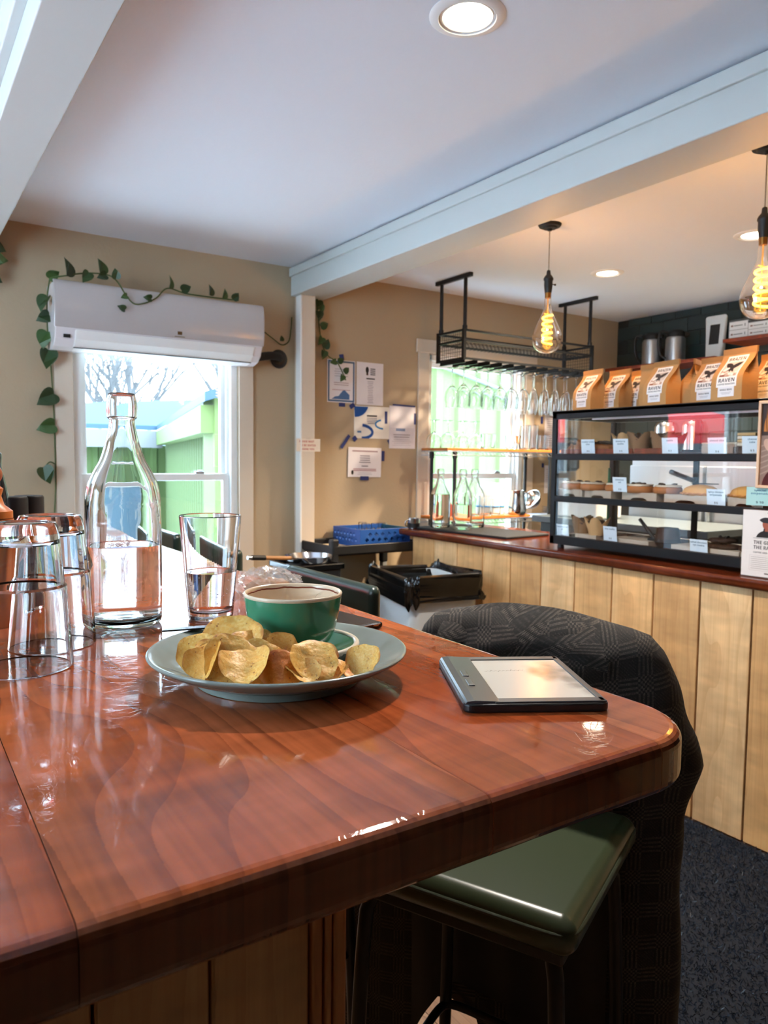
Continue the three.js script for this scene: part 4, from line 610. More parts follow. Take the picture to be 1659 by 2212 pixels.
// price cards
function cardTex(lines, price, bg = '#dbe9f3') { return canv(160, 140, (g, W, H) => { g.fillStyle = bg; g.fillRect(0, 0, W, H); g.fillStyle = '#2c5a78'; g.textAlign = 'center'; g.font = 'bold 21px sans-serif'; lines.forEach((t, i) => g.fillText(t, W / 2, 32 + i * 24, 148)); g.fillStyle = '#1b2c3c'; g.font = 'bold 24px sans-serif'; g.fillText(price, W / 2, 124); }); }
[[1.396, -2.243, ['cheddar scone', 'slice'], '$ 4', 'price card before the nut pastry, first on the top shelf'], [1.396, -2.068, ['blueberry', 'muffin'], '$ 4', 'price card before the muffins, second on the top shelf'], [1.396, -1.832, ['cookie'], '$ 3', 'price card right of the muffins, third on the top shelf'], [1.393, -1.632, ['almond slice'], '$ 4', 'price card under the red reflection, fourth on the top shelf'], [1.396, -1.497, ['cheese', 'cake'], '$ 5', 'price card partly behind the picture frame on the top shelf'],
  [1.236, -2.066, ['cinnamon', 'roll'], '$ 5', 'price card standing among the iced rolls'], [1.203, -1.628, ['spicy chicken', 'empanada'], '$ 6', 'price card between the two empanadas'], [1.014, -2.378, ['cinnamon roll', 'gf'], '$ 5', 'price card in the bottom left corner of the case'], [1.026, -2.108, ['choc muffin'], '$ 4', 'price card right of the chocolate muffins, bottom shelf'], [1.010, -1.690, ['salted chocolate', 'rye cookie'], '$ 4', 'price card before the chocolate cookies, bottom shelf']]
  .forEach(([y, z, l, p, label], i) => { const t = thing('price_card', label, 'price card', [2.562, y - 0.031, z], 0.06 * Math.sin(i * 2.1), 'white price cards in the case'); const c = part('card', new THREE.BoxGeometry(0.0012, 0.062, 0.074).translate(0, 0.031, 0), std({ map: cardTex(l, p), roughness: 0.35 }), t); c.rotation.z = 0.12; part('stand', rb(0.024, 0.003, 0.03, 0.001, 0.008, 0.0015, 0), M.clearGlass, t); });
{ const t = thing('special_card', 'teal price card stuck on the case front under the picture frame', 'price card', [CX - 0.003, 1.216, -1.445]); part('card', new THREE.BoxGeometry(0.0015, 0.064, 0.10), std({ map: cardTex(['special', 'empanada'], '$ 10', '#a9cfcb'), roughness: 0.4 }), t); part('tape', bx(0.0006, 0.012, 0.03, -0.001, 0.034, 0), M.pane, t); }
// ---------- coffee bags on top of the case ----------
const bagLabel = canv(256, 400, (g, W, H) => {
  g.fillStyle = '#efeeec'; g.fillRect(0, 0, W, H); g.fillStyle = '#15151a'; g.textAlign = 'center'; g.font = 'bold 58px sans-serif'; g.fillText('BRAZEN', W / 2, 64, 226);
  g.save(); g.beginPath(); g.rect(20, 84, 216, 190); g.clip(); g.fillStyle = '#cfc9c4'; g.fillRect(20, 84, 216, 190); const r = rng(6);
  for (let i = 0; i < 26; i++) { g.fillStyle = `rgba(${r() < 0.5 ? '255,252,248' : '150,110,90'},0.5)`; g.beginPath(); g.ellipse(20 + r() * 216, 180 + r() * 94, 14 + r() * 26, 8 + r() * 14, r() * 3, 0, 7); g.fill(); }
  g.fillStyle = '#26222b'; g.beginPath(); g.moveTo(30, 96); g.quadraticCurveTo(90, 84, 128, 128); g.quadraticCurveTo(170, 86, 232, 92); g.quadraticCurveTo(216, 150, 160, 170); g.lineTo(176, 214); g.lineTo(140, 198); g.lineTo(128, 226); g.lineTo(114, 196); g.lineTo(84, 206); g.lineTo(104, 168); g.quadraticCurveTo(40, 150, 30, 96); g.fill();
  g.fillStyle = '#f4f1ee'; g.beginPath(); g.ellipse(70, 176, 40, 18, -0.4, 0, 7); g.fill(); g.fillStyle = '#7b3b2e'; g.fillRect(26, 246, 60, 22); g.restore();
  g.fillStyle = '#0e1a2c'; g.font = 'bold 66px sans-serif'; g.fillText('RAVEN', W / 2, 340, 220); g.font = 'bold 26px sans-serif'; g.fillText('COFFEE ROASTERS', W / 2, 376, 222);
});
const bagTag = canv(160, 80, (g, W, H) => { g.fillStyle = '#e4e3e6'; g.fillRect(0, 0, W, H); g.fillStyle = '#26262a'; g.textAlign = 'center'; g.font = 'bold 20px sans-serif'; g.fillText('WHOLE BEAN', W / 2, 32, 120); g.fillStyle = '#9a9aa0'; g.fillRect(30, 46, 100, 3); g.fillRect(40, 56, 80, 3); });
function bagParts() {
  const w = 0.065, Hh = 0.178, dep = (y) => 0.034 * (1 - sm(0.075, 0.158, y)) + 0.0018, lean = (y) => 0.024 * sm(0.05, 0.178, y), pinch = (y) => 0.030 * sm(0.05, 0.14, y), top = (y) => w + 0.004 * sm(0.1, 0.16, y);
  const ring = (y) => [[-dep(y) + lean(y), -top(y)], [-dep(y) + lean(y), top(y)], [lean(y), top(y) - pinch(y)], [dep(y) + lean(y), top(y)], [dep(y) + lean(y), -top(y)], [lean(y), -top(y) + pinch(y)]];
  const rows = 22, pos = [], ix = []; for (let j = 0; j <= rows; j++) { const y = Hh * j / rows; for (const [x, z] of ring(y)) pos.push(x, y, z); }
  for (let j = 0; j < rows; j++) for (let i = 0; i < 6; i++) { const a = j * 6 + i, b = j * 6 + (i + 1) % 6; ix.push(a, b, a + 6, b, b + 6, a + 6); }
  for (const j of [0, rows]) { const o = j * 6; for (let i = 1; i < 5; i++) ix.push(o, o + i, o + i + 1); }
  let g = new THREE.BufferGeometry(); g.setAttribute('position', new THREE.Float32BufferAttribute(pos, 3)); g.setIndex(ix); g.computeVertexNormals(); g = grain(toCreasedNormals(orient(g), 0.5), 'y');
  const patch = (y0, y1, hw, up) => { const n = 16, p = [], u = [], q = []; for (let j = 0; j <= n; j++) { const y = mix(y0, y1, j / n); for (const s of [-1, 1]) { p.push(-dep(y) + lean(y) - up, y, s * hw); u.push(s * 0.5 + 0.5, j / n); } } for (let j = 0; j < n; j++) q.push(j * 2, j * 2 + 1, j * 2 + 2, j * 2 + 1, j * 2 + 3, j * 2 + 2); const k = new THREE.BufferGeometry(); k.setAttribute('position', new THREE.Float32BufferAttribute(p, 3)); k.setAttribute('uv', new THREE.Float32BufferAttribute(u, 2)); k.setIndex(q); k.computeVertexNormals(); return k; };
  return [g, patch(0.045, 0.152, 0.042, 0.0009), patch(0.012, 0.046, 0.034, 0.0007), merge([span(-0.004 + lean(Hh), 0.004 + lean(Hh), 0.158, Hh, -0.0695, 0.0695)])];
}
{
  const [body, lab, tg, fold] = bagParts(); const mk = (label, pos, turn, bare) => { const b = thing('coffee_bag', label, 'coffee bag', pos, turn, 'kraft coffee bags on the case'); part('pouch', body, M.kraft, b); part('top_fold', fold, M.kraft, b); if (!bare) { part('label', lab, std({ map: bagLabel, roughness: 0.4, side: THREE.DoubleSide }), b); part('tag', tg, std({ map: bagTag, roughness: 0.4, side: THREE.DoubleSide }), b); } return b; };
  const y = CY1 + 0.001;
  const a = mk('kraft coffee bag at the left end of the case top, front row', [2.605, y, -2.290], -0.22);
  copy(a, 'kraft coffee bag just behind the leftmost one', [2.695, y, -2.215], -0.2); copy(a, 'kraft coffee bag third from the left, behind, label half covered', [2.77, y, -2.155], -0.2); copy(a, 'kraft bag fourth from the left, mostly hidden behind the plain one', [2.855, y, -2.125], 0.0);
  mk('plain back of a kraft bag left of the second fully visible label', [2.68, y, -1.985], Math.PI, true);
  copy(a, 'kraft bag with full label standing in the middle of the case top', [2.592, y, -1.905], -0.2); copy(a, 'kraft bag seen from its folded side, right of the middle bag', [2.70, y, -1.84], -1.25); copy(a, 'kraft bag with label half covered by the largest bag', [2.640, y, -1.72], -0.16);
  copy(a, 'nearest kraft bag with the largest full label, right of centre', [2.582, y + 0.0, -1.59], -0.2).scale.setScalar(1.08); copy(a, 'kraft bag behind the nearest one, seen from the side', [2.71, y, -1.525], -0.25); copy(a, 'kraft bag at the right edge of the picture', [2.72, y, -1.385], 0.0);
}
// framed picture and acrylic sign at the right edge
{
  const f = thing('picture_frame', 'light wood framed photo hung on the right of the pastry case', 'picture', [CX - 0.01, 1.395, -1.352]);
  const w = 0.2, h = 0.30; part('frame', merge([rb(0.014, h, 0.010, 0.002, 0, 0, -w / 2), rb(0.014, h, 0.010, 0.002, 0, 0, w / 2), rb(0.014, 0.010, w, 0.002, 0, h / 2 - 0.005, 0), rb(0.014, 0.010, w, 0.002, 0, -h / 2 + 0.005, 0)]), std({ color: 0xdcb898, roughness: 0.5 }), f);
  part('print', bx(0.003, h - 0.012, w - 0.004, 0.004, 0, 0), std({ roughness: 0.3, map: canv(256, 384, (g, W, H) => { g.fillStyle = '#3a2f2c'; g.fillRect(0, 0, W, H); g.fillStyle = '#8d7468'; g.fillRect(0, 150, W, 240); g.strokeStyle = '#a98f80'; g.lineWidth = 6; for (let i = 0; i < 6; i++) { g.beginPath(); g.moveTo(0, 330 - i * 26); g.lineTo(W, 210 - i * 18); g.stroke(); } g.fillStyle = '#c27a35'; g.beginPath(); g.moveTo(14, 132); g.quadraticCurveTo(10, 40, 70, 20); g.lineTo(W, 10); g.lineTo(W, 140); g.closePath(); g.fill(); g.strokeStyle = '#7d4518'; g.lineWidth = 5; for (let i = 0; i < 9; i++) { g.beginPath(); g.moveTo(30 + i * 26, 24); g.quadraticCurveTo(18 + i * 26, 80, 30 + i * 26, 134); g.stroke(); } g.fillStyle = '#1c1716'; g.fillRect(0, 0, W, 12); g.beginPath(); g.ellipse(110, 190, 60, 44, 0, 0, 7); g.fill(); g.fillStyle = '#caa592'; g.beginPath(); g.ellipse(40, 196, 34, 20, 1, 0, 7); g.fill(); g.fillStyle = '#4a1512'; g.beginPath(); g.arc(110, 384, 96, 0, 7); g.fill(); }) }), f);
  const s = thing('acrylic_sign', 'white flyer in a clear acrylic stand on the right of the counter', 'sign', [2.492, 0.9385, -1.372], 0.06); const sw = 0.215, sh = 0.236;
  part('flyer', bx(0.0012, sh - 0.008, sw - 0.008, 0, sh / 2, 0), std({ roughness: 0.4, map: canv(384, 420, (g, W, H) => {
    g.fillStyle = '#efe6e0'; g.fillRect(0, 0, W, H); const cx = 150; g.fillStyle = '#231a1c';
    g.beginPath(); g.moveTo(cx - 62, 172); g.quadraticCurveTo(cx - 50, 140, cx - 18, 130); g.lineTo(cx - 14, 112); g.lineTo(cx + 20, 112); g.lineTo(cx + 24, 130); g.quadraticCurveTo(cx + 56, 142, cx + 62, 172); g.closePath(); g.fill();
    g.fillStyle = '#a8543a'; g.beginPath(); g.ellipse(cx + 2, 86, 26, 32, 0, 0, 7); g.fill(); g.fillRect(cx - 8, 110, 22, 22); g.fillStyle = '#231a1c'; g.beginPath(); g.moveTo(cx - 44, 62); g.quadraticCurveTo(cx - 20, 36, cx + 24, 48); g.quadraticCurveTo(cx + 50, 60, cx + 44, 112); g.quadraticCurveTo(cx + 28, 80, cx - 4, 78); g.quadraticCurveTo(cx - 26, 80, cx - 44, 62); g.fill();
    g.beginPath(); g.moveTo(cx + 2, 14); g.quadraticCurveTo(cx + 26, 2, cx + 36, 18); g.quadraticCurveTo(cx + 64, 20, cx + 92, 42); g.quadraticCurveTo(cx + 60, 50, cx + 36, 44); g.lineTo(cx + 30, 54); g.lineTo(cx + 22, 42); g.quadraticCurveTo(cx + 10, 34, cx + 14, 20); g.closePath(); g.fill();
    g.fillStyle = '#3a2a26'; g.fillRect(70, 176, 244, 2); g.textAlign = 'left'; g.font = 'bold 30px sans-serif'; g.fillText('THE GIRL &', 74, 214); g.fillText('THE RAVEN', 74, 246); g.font = 'bold 15px sans-serif'; g.fillText('COFFEE AND CAKES', 74, 272); g.fillStyle = '#b3a59c'; for (let i = 0; i < 7; i++) g.fillRect(60, 296 + i * 12, 262 - (i % 3) * 20, 3); g.strokeStyle = '#b3a59c'; g.strokeRect(52, 286, 284, 96); g.fillStyle = '#6d5a52'; g.fillRect(150, 394, 40, 8); }) }), s);
  part('holder', merge([bx(0.002, sh, sw, -0.003, sh / 2, 0), bx(0.002, sh, sw, 0.003, sh / 2, 0), bx(0.06, 0.003, sw, 0.02, 0.0015, 0)]), M.pane, s);
}
// ---------- hanging glass rack ----------
{
  const k = thing('hanging_rack', 'black metal ceiling rack with mesh ends holding wine glasses', 'glass rack');
  const x0 = 2.785, x1 = 3.86, z0 = -3.615, z1 = -3.375, yb = 1.915, yt = 2.075, t = 0.012, m = M.blackMetal;
  const B = (a, b, th = t) => sbar(a, b, th);
  part('frame', merge([...[z0, z1].flatMap((z) => [B([x0, yb, z], [x1, yb, z]), B([x0, yt, z], [x1, yt, z]), B([x0, 2.018, z], [x1, 2.018, z])]), ...[x0, x1].flatMap((x) => [B([x, yb, z0], [x, yb, z1]), B([x, yt, z0], [x, yt, z1]), B([x, 2.018, z0], [x, 2.018, z1]), B([x, yb, z0], [x, yt, z0], 0.018), B([x, yb, z1], [x, yt, z1], 0.018)])]), m, k);
  for (const x of [x0 + 0.012, x1 - 0.012]) { for (const z of [z0 + 0.01, z1 - 0.01]) part('hanger', merge([rod([x, yt, z], [x, HC - 0.012, z], 0.011, 12), cyl(0.015, 0.015, 0.024, x, yt + 0.004, z, 12)]), m, k); part('ceiling_bar', merge([sbar([x, HC - 0.012, z0 - 0.03], [x, HC - 0.012, z1 + 0.03], 0.022)]), m, k); }
  const wires = []; for (const x of [x0, x1]) { for (let z = z0 + 0.02; z < z1; z += 0.02) wires.push(rod([x, yb, z], [x, yt, z], 0.0012, 5)); for (let y = yb + 0.02; y < yt; y += 0.02) wires.push(rod([x, y, z0], [x, y, z1], 0.0012, 5)); }
  part('end_mesh', tag2(merge(wires)), m, k);
  const sh = []; for (let x = x0 + 0.03; x < x1; x += 0.03) sh.push(rod([x, 2.006, z0], [x, 2.006, z1], 0.0013, 5)); for (let z = z0 + 0.03; z < z1; z += 0.03) sh.push(rod([x0, 2.006, z], [x1, 2.006, z], 0.0013, 5));
  part('mesh_shelf', merge(sh), m, k);
  for (let i = 0; i <= 11; i++) part('glass_rail', merge([span(x0 + 0.012 + i * 0.0957 - 0.002, x0 + 0.012 + i * 0.0957 + 0.002, yb - 0.022, yb, z0 + 0.006, z1 - 0.006), span(x0 + 0.012 + i * 0.0957 - 0.007, x0 + 0.012 + i * 0.0957 + 0.007, yb - 0.025, yb - 0.022, z0 + 0.006, z1 - 0.006)]), m, k);
  function tag2(g) { return g; }
  // wine glasses hanging by the foot
  const bowl = (R, H, stem) => { const o = [[0, 0.0035], [0.008, 0.004], [0.033, 0.0], [0.034, 0.0012], [0.008, 0.0065], [0.0038, 0.014], [0.0032, stem * 0.6], [0.0045, stem - 0.004], [0.012, stem + 0.003], [R * 0.75, stem + (H - stem) * 0.22], [R, stem + (H - stem) * 0.52], [R * 0.86, H]], i = [[R * 0.86 - 0.0012, H], [R - 0.0013, stem + (H - stem) * 0.52], [R * 0.75 - 0.0014, stem + (H - stem) * 0.23], [0.011, stem + 0.0062], [0, stem + 0.005]]; return lathe([[0, 0.0025], [0.033, 0], ...round(o.slice(3), 2), ...round(i, 2)], 32, 0.6); };
  const wine = bowl(0.044, 0.235, 0.105), flute = bowl(0.029, 0.25, 0.10);
  const mk = (g, label) => { const w = thing('wine_glass', label, 'wine glass', [0, 0, 0], 0, 'stemmed glasses hanging from the rack'); const q = part('glass_body', g, M.clearGlass, w); q.rotation.x = Math.PI; return w; };
  let pw = null, pf = null;
  for (let row = 0; row < 2; row++) for (let i = 0; i < 11; i++) {
    const fl = i > 5, label = `${fl ? 'flute' : 'wine glass'} hanging in the ${row ? 'back' : 'front'} row of the rack, ${ORD[i]} from the left`, pos = [x0 + 0.06 + i * 0.0957 + 0.004 * Math.sin(i * 3 + row), yb - 0.034, row ? -3.555 : -3.445];
    const base = fl ? pf : pw; if (base) copy(base, label, pos); else { const w = mk(fl ? flute : wine, label); w.position.set(...pos); fl ? (pf = w) : (pw = w); }
  }
  // ---------- shelf unit in front of the right window ----------
  const u = thing('wire_shelf_unit', 'wire shelf unit with wooden boards before the window behind the counter', 'shelf unit'); const sx0 = 2.80, sx1 = 3.98, sz0 = -3.79, sz1 = -3.53;
  for (const x of [2.87, 3.68]) for (const z of [-3.775, -3.545]) part('upright', merge([rod([x, 0, z], [x, 1.386, z], 0.011, 12), cyl(0.015, 0.015, 0.04, x, 1.34, z, 12), cyl(0.015, 0.015, 0.04, x, 0.92, z, 12)]), M.black, u);
  for (const [y, a, b] of [[1.3955, sx0, sx1], [0.975, sx0, 3.5]]) { part('board', grain(rb(b - a, 0.016, sz1 - sz0, 0.003, (a + b) / 2, y, (sz0 + sz1) / 2), 'x'), M.woodItem, u); const w = []; for (let x = sx0 + 0.02; x < sx1; x += 0.025) w.push(rod([x, y - 0.012, sz0], [x, y - 0.012, sz1], 0.002, 5)); for (const z of [sz0, sz1]) { w.push(rod([sx0, y - 0.012, z], [sx1, y - 0.012, z], 0.003, 6), rod([sx0, y - 0.036, z], [sx1, y - 0.036, z], 0.003, 6)); for (let x = sx0 + 0.02, i = 0; x < sx1; x += 0.03, i++) w.push(rod([x, y - 0.012, z], [x + 0.03, y - 0.036, z], 0.0016, 5)); } part('wire_shelf', merge(w), M.brushed, u); }
  const yS = 1.404; const up = thing('goblet', 'wine glass upside down at the left end of the window shelf', 'wine glass', [2.80, yS + 0.170, -3.66], 0, 'wine glasses upside down on the window shelf'); const gg = bowl(0.048, 0.170, 0.075); part('glass_body', gg, M.clearGlass, up).rotation.x = Math.PI;
  [2.905, 3.02, 3.125].forEach((x, i) => copy(up, 'wine glass upside down on the window shelf, ' + ORD[i + 1] + ' from the left', [x, yS + 0.170, -3.66]));
  const tb = (x, y, r, h, label, z = -3.66) => single('bar_glass', label, 'glass', lathe(tumblerProfile(r * 0.86, r, h, 0.002, 0.008), 28), M.clearGlass, [x, y, z], 0, 'tumblers on the window shelf');
  tb(3.235, yS, 0.048, 0.095, 'wide short glass right of the upturned wine glasses'); tb(3.42, yS, 0.03, 0.09, 'small glass left of the metal jigger on the window shelf'); tb(3.565, yS, 0.034, 0.16, 'tall glass right of the jigger, the left one of two'); tb(3.635, yS, 0.034, 0.165, 'tall glass right of the jigger, the right one of two'); tb(3.71, yS, 0.034, 0.10, 'short glass at the right, the left one of two'); tb(3.79, yS, 0.036, 0.10, 'short glass at the right end of the window shelf');
  const j = thing('jigger', 'small shiny metal jigger between glasses on the window shelf', 'jigger', [3.49, yS, -3.66]); part('cup', lathe([[0, 0.04], [0.012, 0.04], [0.026, 0.09], [0.024, 0.09], [0.010, 0.043], [0, 0.043]], 28), M.steel, j); part('foot', lathe([[0.024, 0], [0.026, 0], [0.012, 0.041], [0.010, 0.041], [0.024, 0.001]], 28), M.steel, j);
  // things on the lower board
  const yL = 0.984; const tub = thing('plastic_tub', 'frosted white tub upside down with a blue rim on the lower window shelf', 'tub', [3.29, yL, -3.69]); part('body', lathe([[0.088, 0], [0.088, 0.05], [0.080, 0.16], [0.062, 0.2], [0, 0.204], [0, 0.2], [0.06, 0.196], [0.078, 0.158], [0.086, 0.05], [0.086, 0]], 36), phy({ color: 0xf3fafa, transmission: 0.5, roughness: 0.6, thickness: 0 }), tub); part('rim', new THREE.TorusGeometry(0.0885, 0.005, 8, 40).rotateX(Math.PI / 2).translate(0, 0.05, 0), std({ color: 0x2a86c8, roughness: 0.4 }), tub);
  const pt = thing('milk_pitcher', 'shiny steel milk pitcher on the lower window shelf beside the pastry case', 'pitcher', [3.42, yL, -3.575]); part('body', lathe(round([[0, 0], [0.052, 0], [0.058, 0.008], [0.058, 0.05], [0.05, 0.10], [0.046, 0.135], [0.048, 0.155], [0.046, 0.155], [0.044, 0.135], [0.05, 0.05], [0, 0.006]], 3), 40), M.steel, pt); part('handle', tube([[0.046, 0.14, 0], [0.085, 0.135, 0], [0.088, 0.08, 0], [0.056, 0.04, 0]], 0.006, 20, 8), M.steel, pt);
  const bw = thing('steel_bowl', 'polished steel bowl tilted beside the milk pitcher', 'bowl', [3.60, yL - 0.008, -3.62]); const bo = part('body', lathe(round([[0, 0], [0.03, 0], [0.06, 0.025], [0.072, 0.06], [0.07, 0.06], [0.058, 0.027], [0.028, 0.004], [0, 0.004]], 3), 36), M.steel, bw); bo.rotation.z = 0.9; bo.position.set(0.03, 0.066, 0); part('wire_ring', tube(Array.from({ length: 20 }, (_, i) => [0.075 * Math.cos(i / 20 * 6.283), 0, 0.075 * Math.sin(i / 20 * 6.283)]), 0.003, 40, 6, true), M.steel, bw, [-0.02, 0.10, 0], [0, 0, 0.9]);
  for (let i = 0; i < 4; i++) single('glass_saucer', 'clear glass saucer in the low pile by the case, ' + ORD[i] + ' from the bottom', 'saucer', lathe([[0, 0], [0.04, 0], [0.062, 0.008], [0.062, 0.01], [0.04, 0.003], [0, 0.003]], 28), M.clearGlass, [3.80, yL - 0.006 + i * 0.011, -3.64], 0, 'pile of glass saucers');
  [[3.06, 0.036, 0.12, 'clear glass left of the tub on the lower board, the left one'], [3.145, 0.036, 0.125, 'clear glass left of the tub on the lower board, the middle one'], [3.225, 0.034, 0.10, 'clear glass touching the tub on the lower board']].forEach(([x, r, h, l], i) => tb(x, yL, r, h, l, -3.565));
  const rd = thing('syrup_bottle', 'small red-brown bottle behind the counter bottles', 'bottle', [2.895, yL, -3.64]); part('body', lathe([[0, 0], [0.028, 0], [0.03, 0.004], [0.03, 0.07], [0.014, 0.09], [0, 0.09]], 28), std({ color: 0x8a3a22, roughness: 0.25 }), rd); part('cap', cyl(0.013, 0.013, 0.02, 0, 0.09, 0), M.black, rd);
}
// ---------- split air conditioner over the left window ----------
{
  const a = thing('air_conditioner', 'white wall-mounted split air conditioner above the left window', 'air conditioner', [1.158, 1.817, ZB]); const W = 1.005, z = 0.205;
  const prof = (p) => { const s = new THREE.Shape(); p.forEach((q, i) => (i ? s.lineTo(q[0], q[1]) : s.moveTo(q[0], q[1]))); s.closePath(); return s; };
  const white = std({ color: 0xe7e4e6, roughness: 0.16 });
  const side = (d) => round([[0.175, 0.303 + d], [0.19, 0.301 + d], [0.2, 0.292], [0.207, 0.27], [0.212, 0.2], [0.209, 0.13], [0.203, 0.092]], 3).map((q) => [q[0] + d, q[1]]);
  const ex = (s, w) => new THREE.ExtrudeGeometry(s, { depth: w, bevelEnabled: true, bevelSize: 0.004, bevelThickness: 0.006, bevelOffset: -0.004, bevelSegments: 3, curveSegments: 8 }).rotateY(-Math.PI / 2).translate(w / 2, 0, 0);
  const flip = (g) => g.scale(1, 1, 1).rotateY(0);
  // profile plane is (depth, height): rotate so that depth points into the room (+z)
  const solid = (pts, w) => { const g = new THREE.ExtrudeGeometry(prof(pts), { depth: w, bevelEnabled: true, bevelSize: 0.004, bevelThickness: 0.006, bevelOffset: -0.004, bevelSegments: 3 }); g.rotateY(-Math.PI / 2); g.translate(w / 2, 0, 0); return g; };
  part('body', solid([[0.002, 0.004], [0.09, 0.0], [0.14, 0.012], [0.176, 0.042], [0.196, 0.088], [0.2, 0.11], [0.2, 0.285], [0.175, 0.298], [0.002, 0.3]], W - 0.012), white, a);
  part('front_panel', solid([...side(0), [0.196, 0.092], [0.196, 0.28], [0.172, 0.297]], W), std({ color: 0xbfb8b5, roughness: 0.14 }), a);  // shade on the white front is put into this greyer colour
  part('louver', solid([[0.10, -0.003], [0.145, 0.008], [0.183, 0.044], [0.2, 0.084], [0.196, 0.086], [0.176, 0.048], [0.14, 0.016], [0.10, 0.003]], W - 0.14), M.vinyl, a, [0.02, 0, 0]);
  part('outlet_slot', bx(W - 0.13, 0.004, 0.006, 0.02, 0.010, 0.148), M.black, a);
  part('emblem', merge([bx(0.022, 0.016, 0.001, 0.06, 0.115, 0.2095), bx(0.05, 0.003, 0.001, 0.06, 0.098, 0.2085)]), std({ color: 0x6b5a3a, roughness: 0.4, metalness: 0.5 }), a);
  part('sensor', bx(0.03, 0.016, 0.002, -W / 2 + 0.05, 0.055, 0.186), M.black, a);
  const h = thing('drain_hose', 'black foam-wrapped pipe beside the air conditioner, entering the wall', 'pipe'); part('sleeve', tube([[1.60, 1.845, -3.79], [1.68, 1.868, -3.78], [1.77, 1.885, -3.78], [1.83, 1.885, -3.81], [1.845, 1.88, -3.85]], 0.022, 30, 12), M.rubber, h); part('collar', lathe([[0, 0], [0.05, 0], [0.052, 0.006], [0.04, 0.018], [0.03, 0.02], [0, 0.02]], 28).rotateX(Math.PI / 2), M.black, h, [1.845, 1.88, ZB]);
}
// ---------- trailing vines ----------
const leafGeo = (() => { const s = new THREE.Shape(); s.moveTo(0, 0); s.bezierCurveTo(0.25, -0.18, 0.56, 0.02, 0.5, 0.38); s.bezierCurveTo(0.45, 0.72, 0.15, 0.92, 0, 1.12); s.bezierCurveTo(-0.15, 0.92, -0.45, 0.72, -0.5, 0.38); s.bezierCurveTo(-0.56, 0.02, -0.25, -0.18, 0, 0); const g = new THREE.ExtrudeGeometry(s, { depth: 0.012, bevelEnabled: false, curveSegments: 5 }), p = g.attributes.position; for (let i = 0; i < p.count; i++) { const x = p.getX(i), y = p.getY(i); p.setZ(i, p.getZ(i) + 0.55 * Math.abs(x) - 0.28 * y * y * 0.6); } g.computeVertexNormals(); return g; })();
function vine(label, stems, leaves) {
  const v = thing('trailing_vine', label, 'vine'); stems.forEach((s) => part('stem', tube(s, 0.0034, s.length * 6, 6), M.stem, v));
  leaves.forEach(([x, y, z, size, ang, yaw = 0], i) => { const l = part('leaf', leafGeo, M.leaf[i % 3], v, [x, y, z]); l.scale.setScalar(size * 0.84); l.rotation.set(0.25, yaw, ang, 'ZYX'); });
}
vine('trailing vine climbing beside the left window and over the air conditioner', [
  [[0.668, 1.06, -3.83], [0.676, 1.2, -3.835], [0.676, 1.4, -3.835], [0.672, 1.62, -3.835], [0.66, 1.80, -3.83], [0.645, 1.95, -3.79], [0.640, 2.06, -3.74], [0.645, 2.128, -3.70]],
  [[0.645, 2.128, -3.70], [0.70, 2.14, -3.68], [0.76, 2.158, -3.68], [0.824, 2.17, -3.68], [0.896, 2.165, -3.66], [0.925, 2.135, -3.635], [0.958, 2.082, -3.628], [0.996, 2.044, -3.628], [1.044, 2.052, -3.628], [1.1, 2.083, -3.63], [1.16, 2.14, -3.65], [1.26, 2.135, -3.68], [1.38, 2.133, -3.68], [1.54, 2.135, -3.68]],
  [[1.665, 2.03, -3.72], [1.72, 2.02, -3.79], [1.80, 1.985, -3.825], [1.86, 1.957, -3.83], [1.90, 1.98, -3.835], [1.915, 2.05, -3.835], [1.92, 2.116, -3.835]], [[0.676, 1.29, -3.835], [0.65, 1.30, -3.82], [0.625, 1.275, -3.81]]], [
  [0.618, 1.275, -3.81, 0.088, 3.5], [0.672, 1.475, -3.825, 0.088, 1.9], [0.674, 1.62, -3.825, 0.10, 2.2], [0.652, 1.82, -3.81, 0.095, 3.0], [0.648, 1.90, -3.80, 0.09, 2.9, 0.5], [0.652, 1.975, -3.78, 0.07, 2.1], [0.642, 2.05, -3.74, 0.085, 2.8, 0.9], [0.640, 2.125, -3.70, 0.06, -0.9], [0.712, 2.14, -3.67, 0.085, 0.2, 0.8], [0.805, 2.165, -3.665, 0.06, 2.6], [0.86, 2.17, -3.665, 0.072, 0.28, 0.6], [0.88, 2.165, -3.66, 0.05, 2.0], [0.918, 2.15, -3.64, 0.05, 0.1], [0.963, 2.075, -3.62, 0.035, 2.0], [0.952, 2.01, -3.62, 0.04, 1.2], [1.075, 2.075, -3.62, 0.042, 1.5], [1.168, 2.145, -3.65, 0.062, 0.0, 0.9], [1.238, 2.145, -3.67, 0.055, -1.1], [1.382, 2.14, -3.67, 0.055, 0.15, 0.6], [1.45, 2.135, -3.67, 0.052, -0.15, 0.6], [1.505, 2.135, -3.67, 0.048, -0.7], [1.845, 1.975, -3.81, 0.032, 0.1]]);
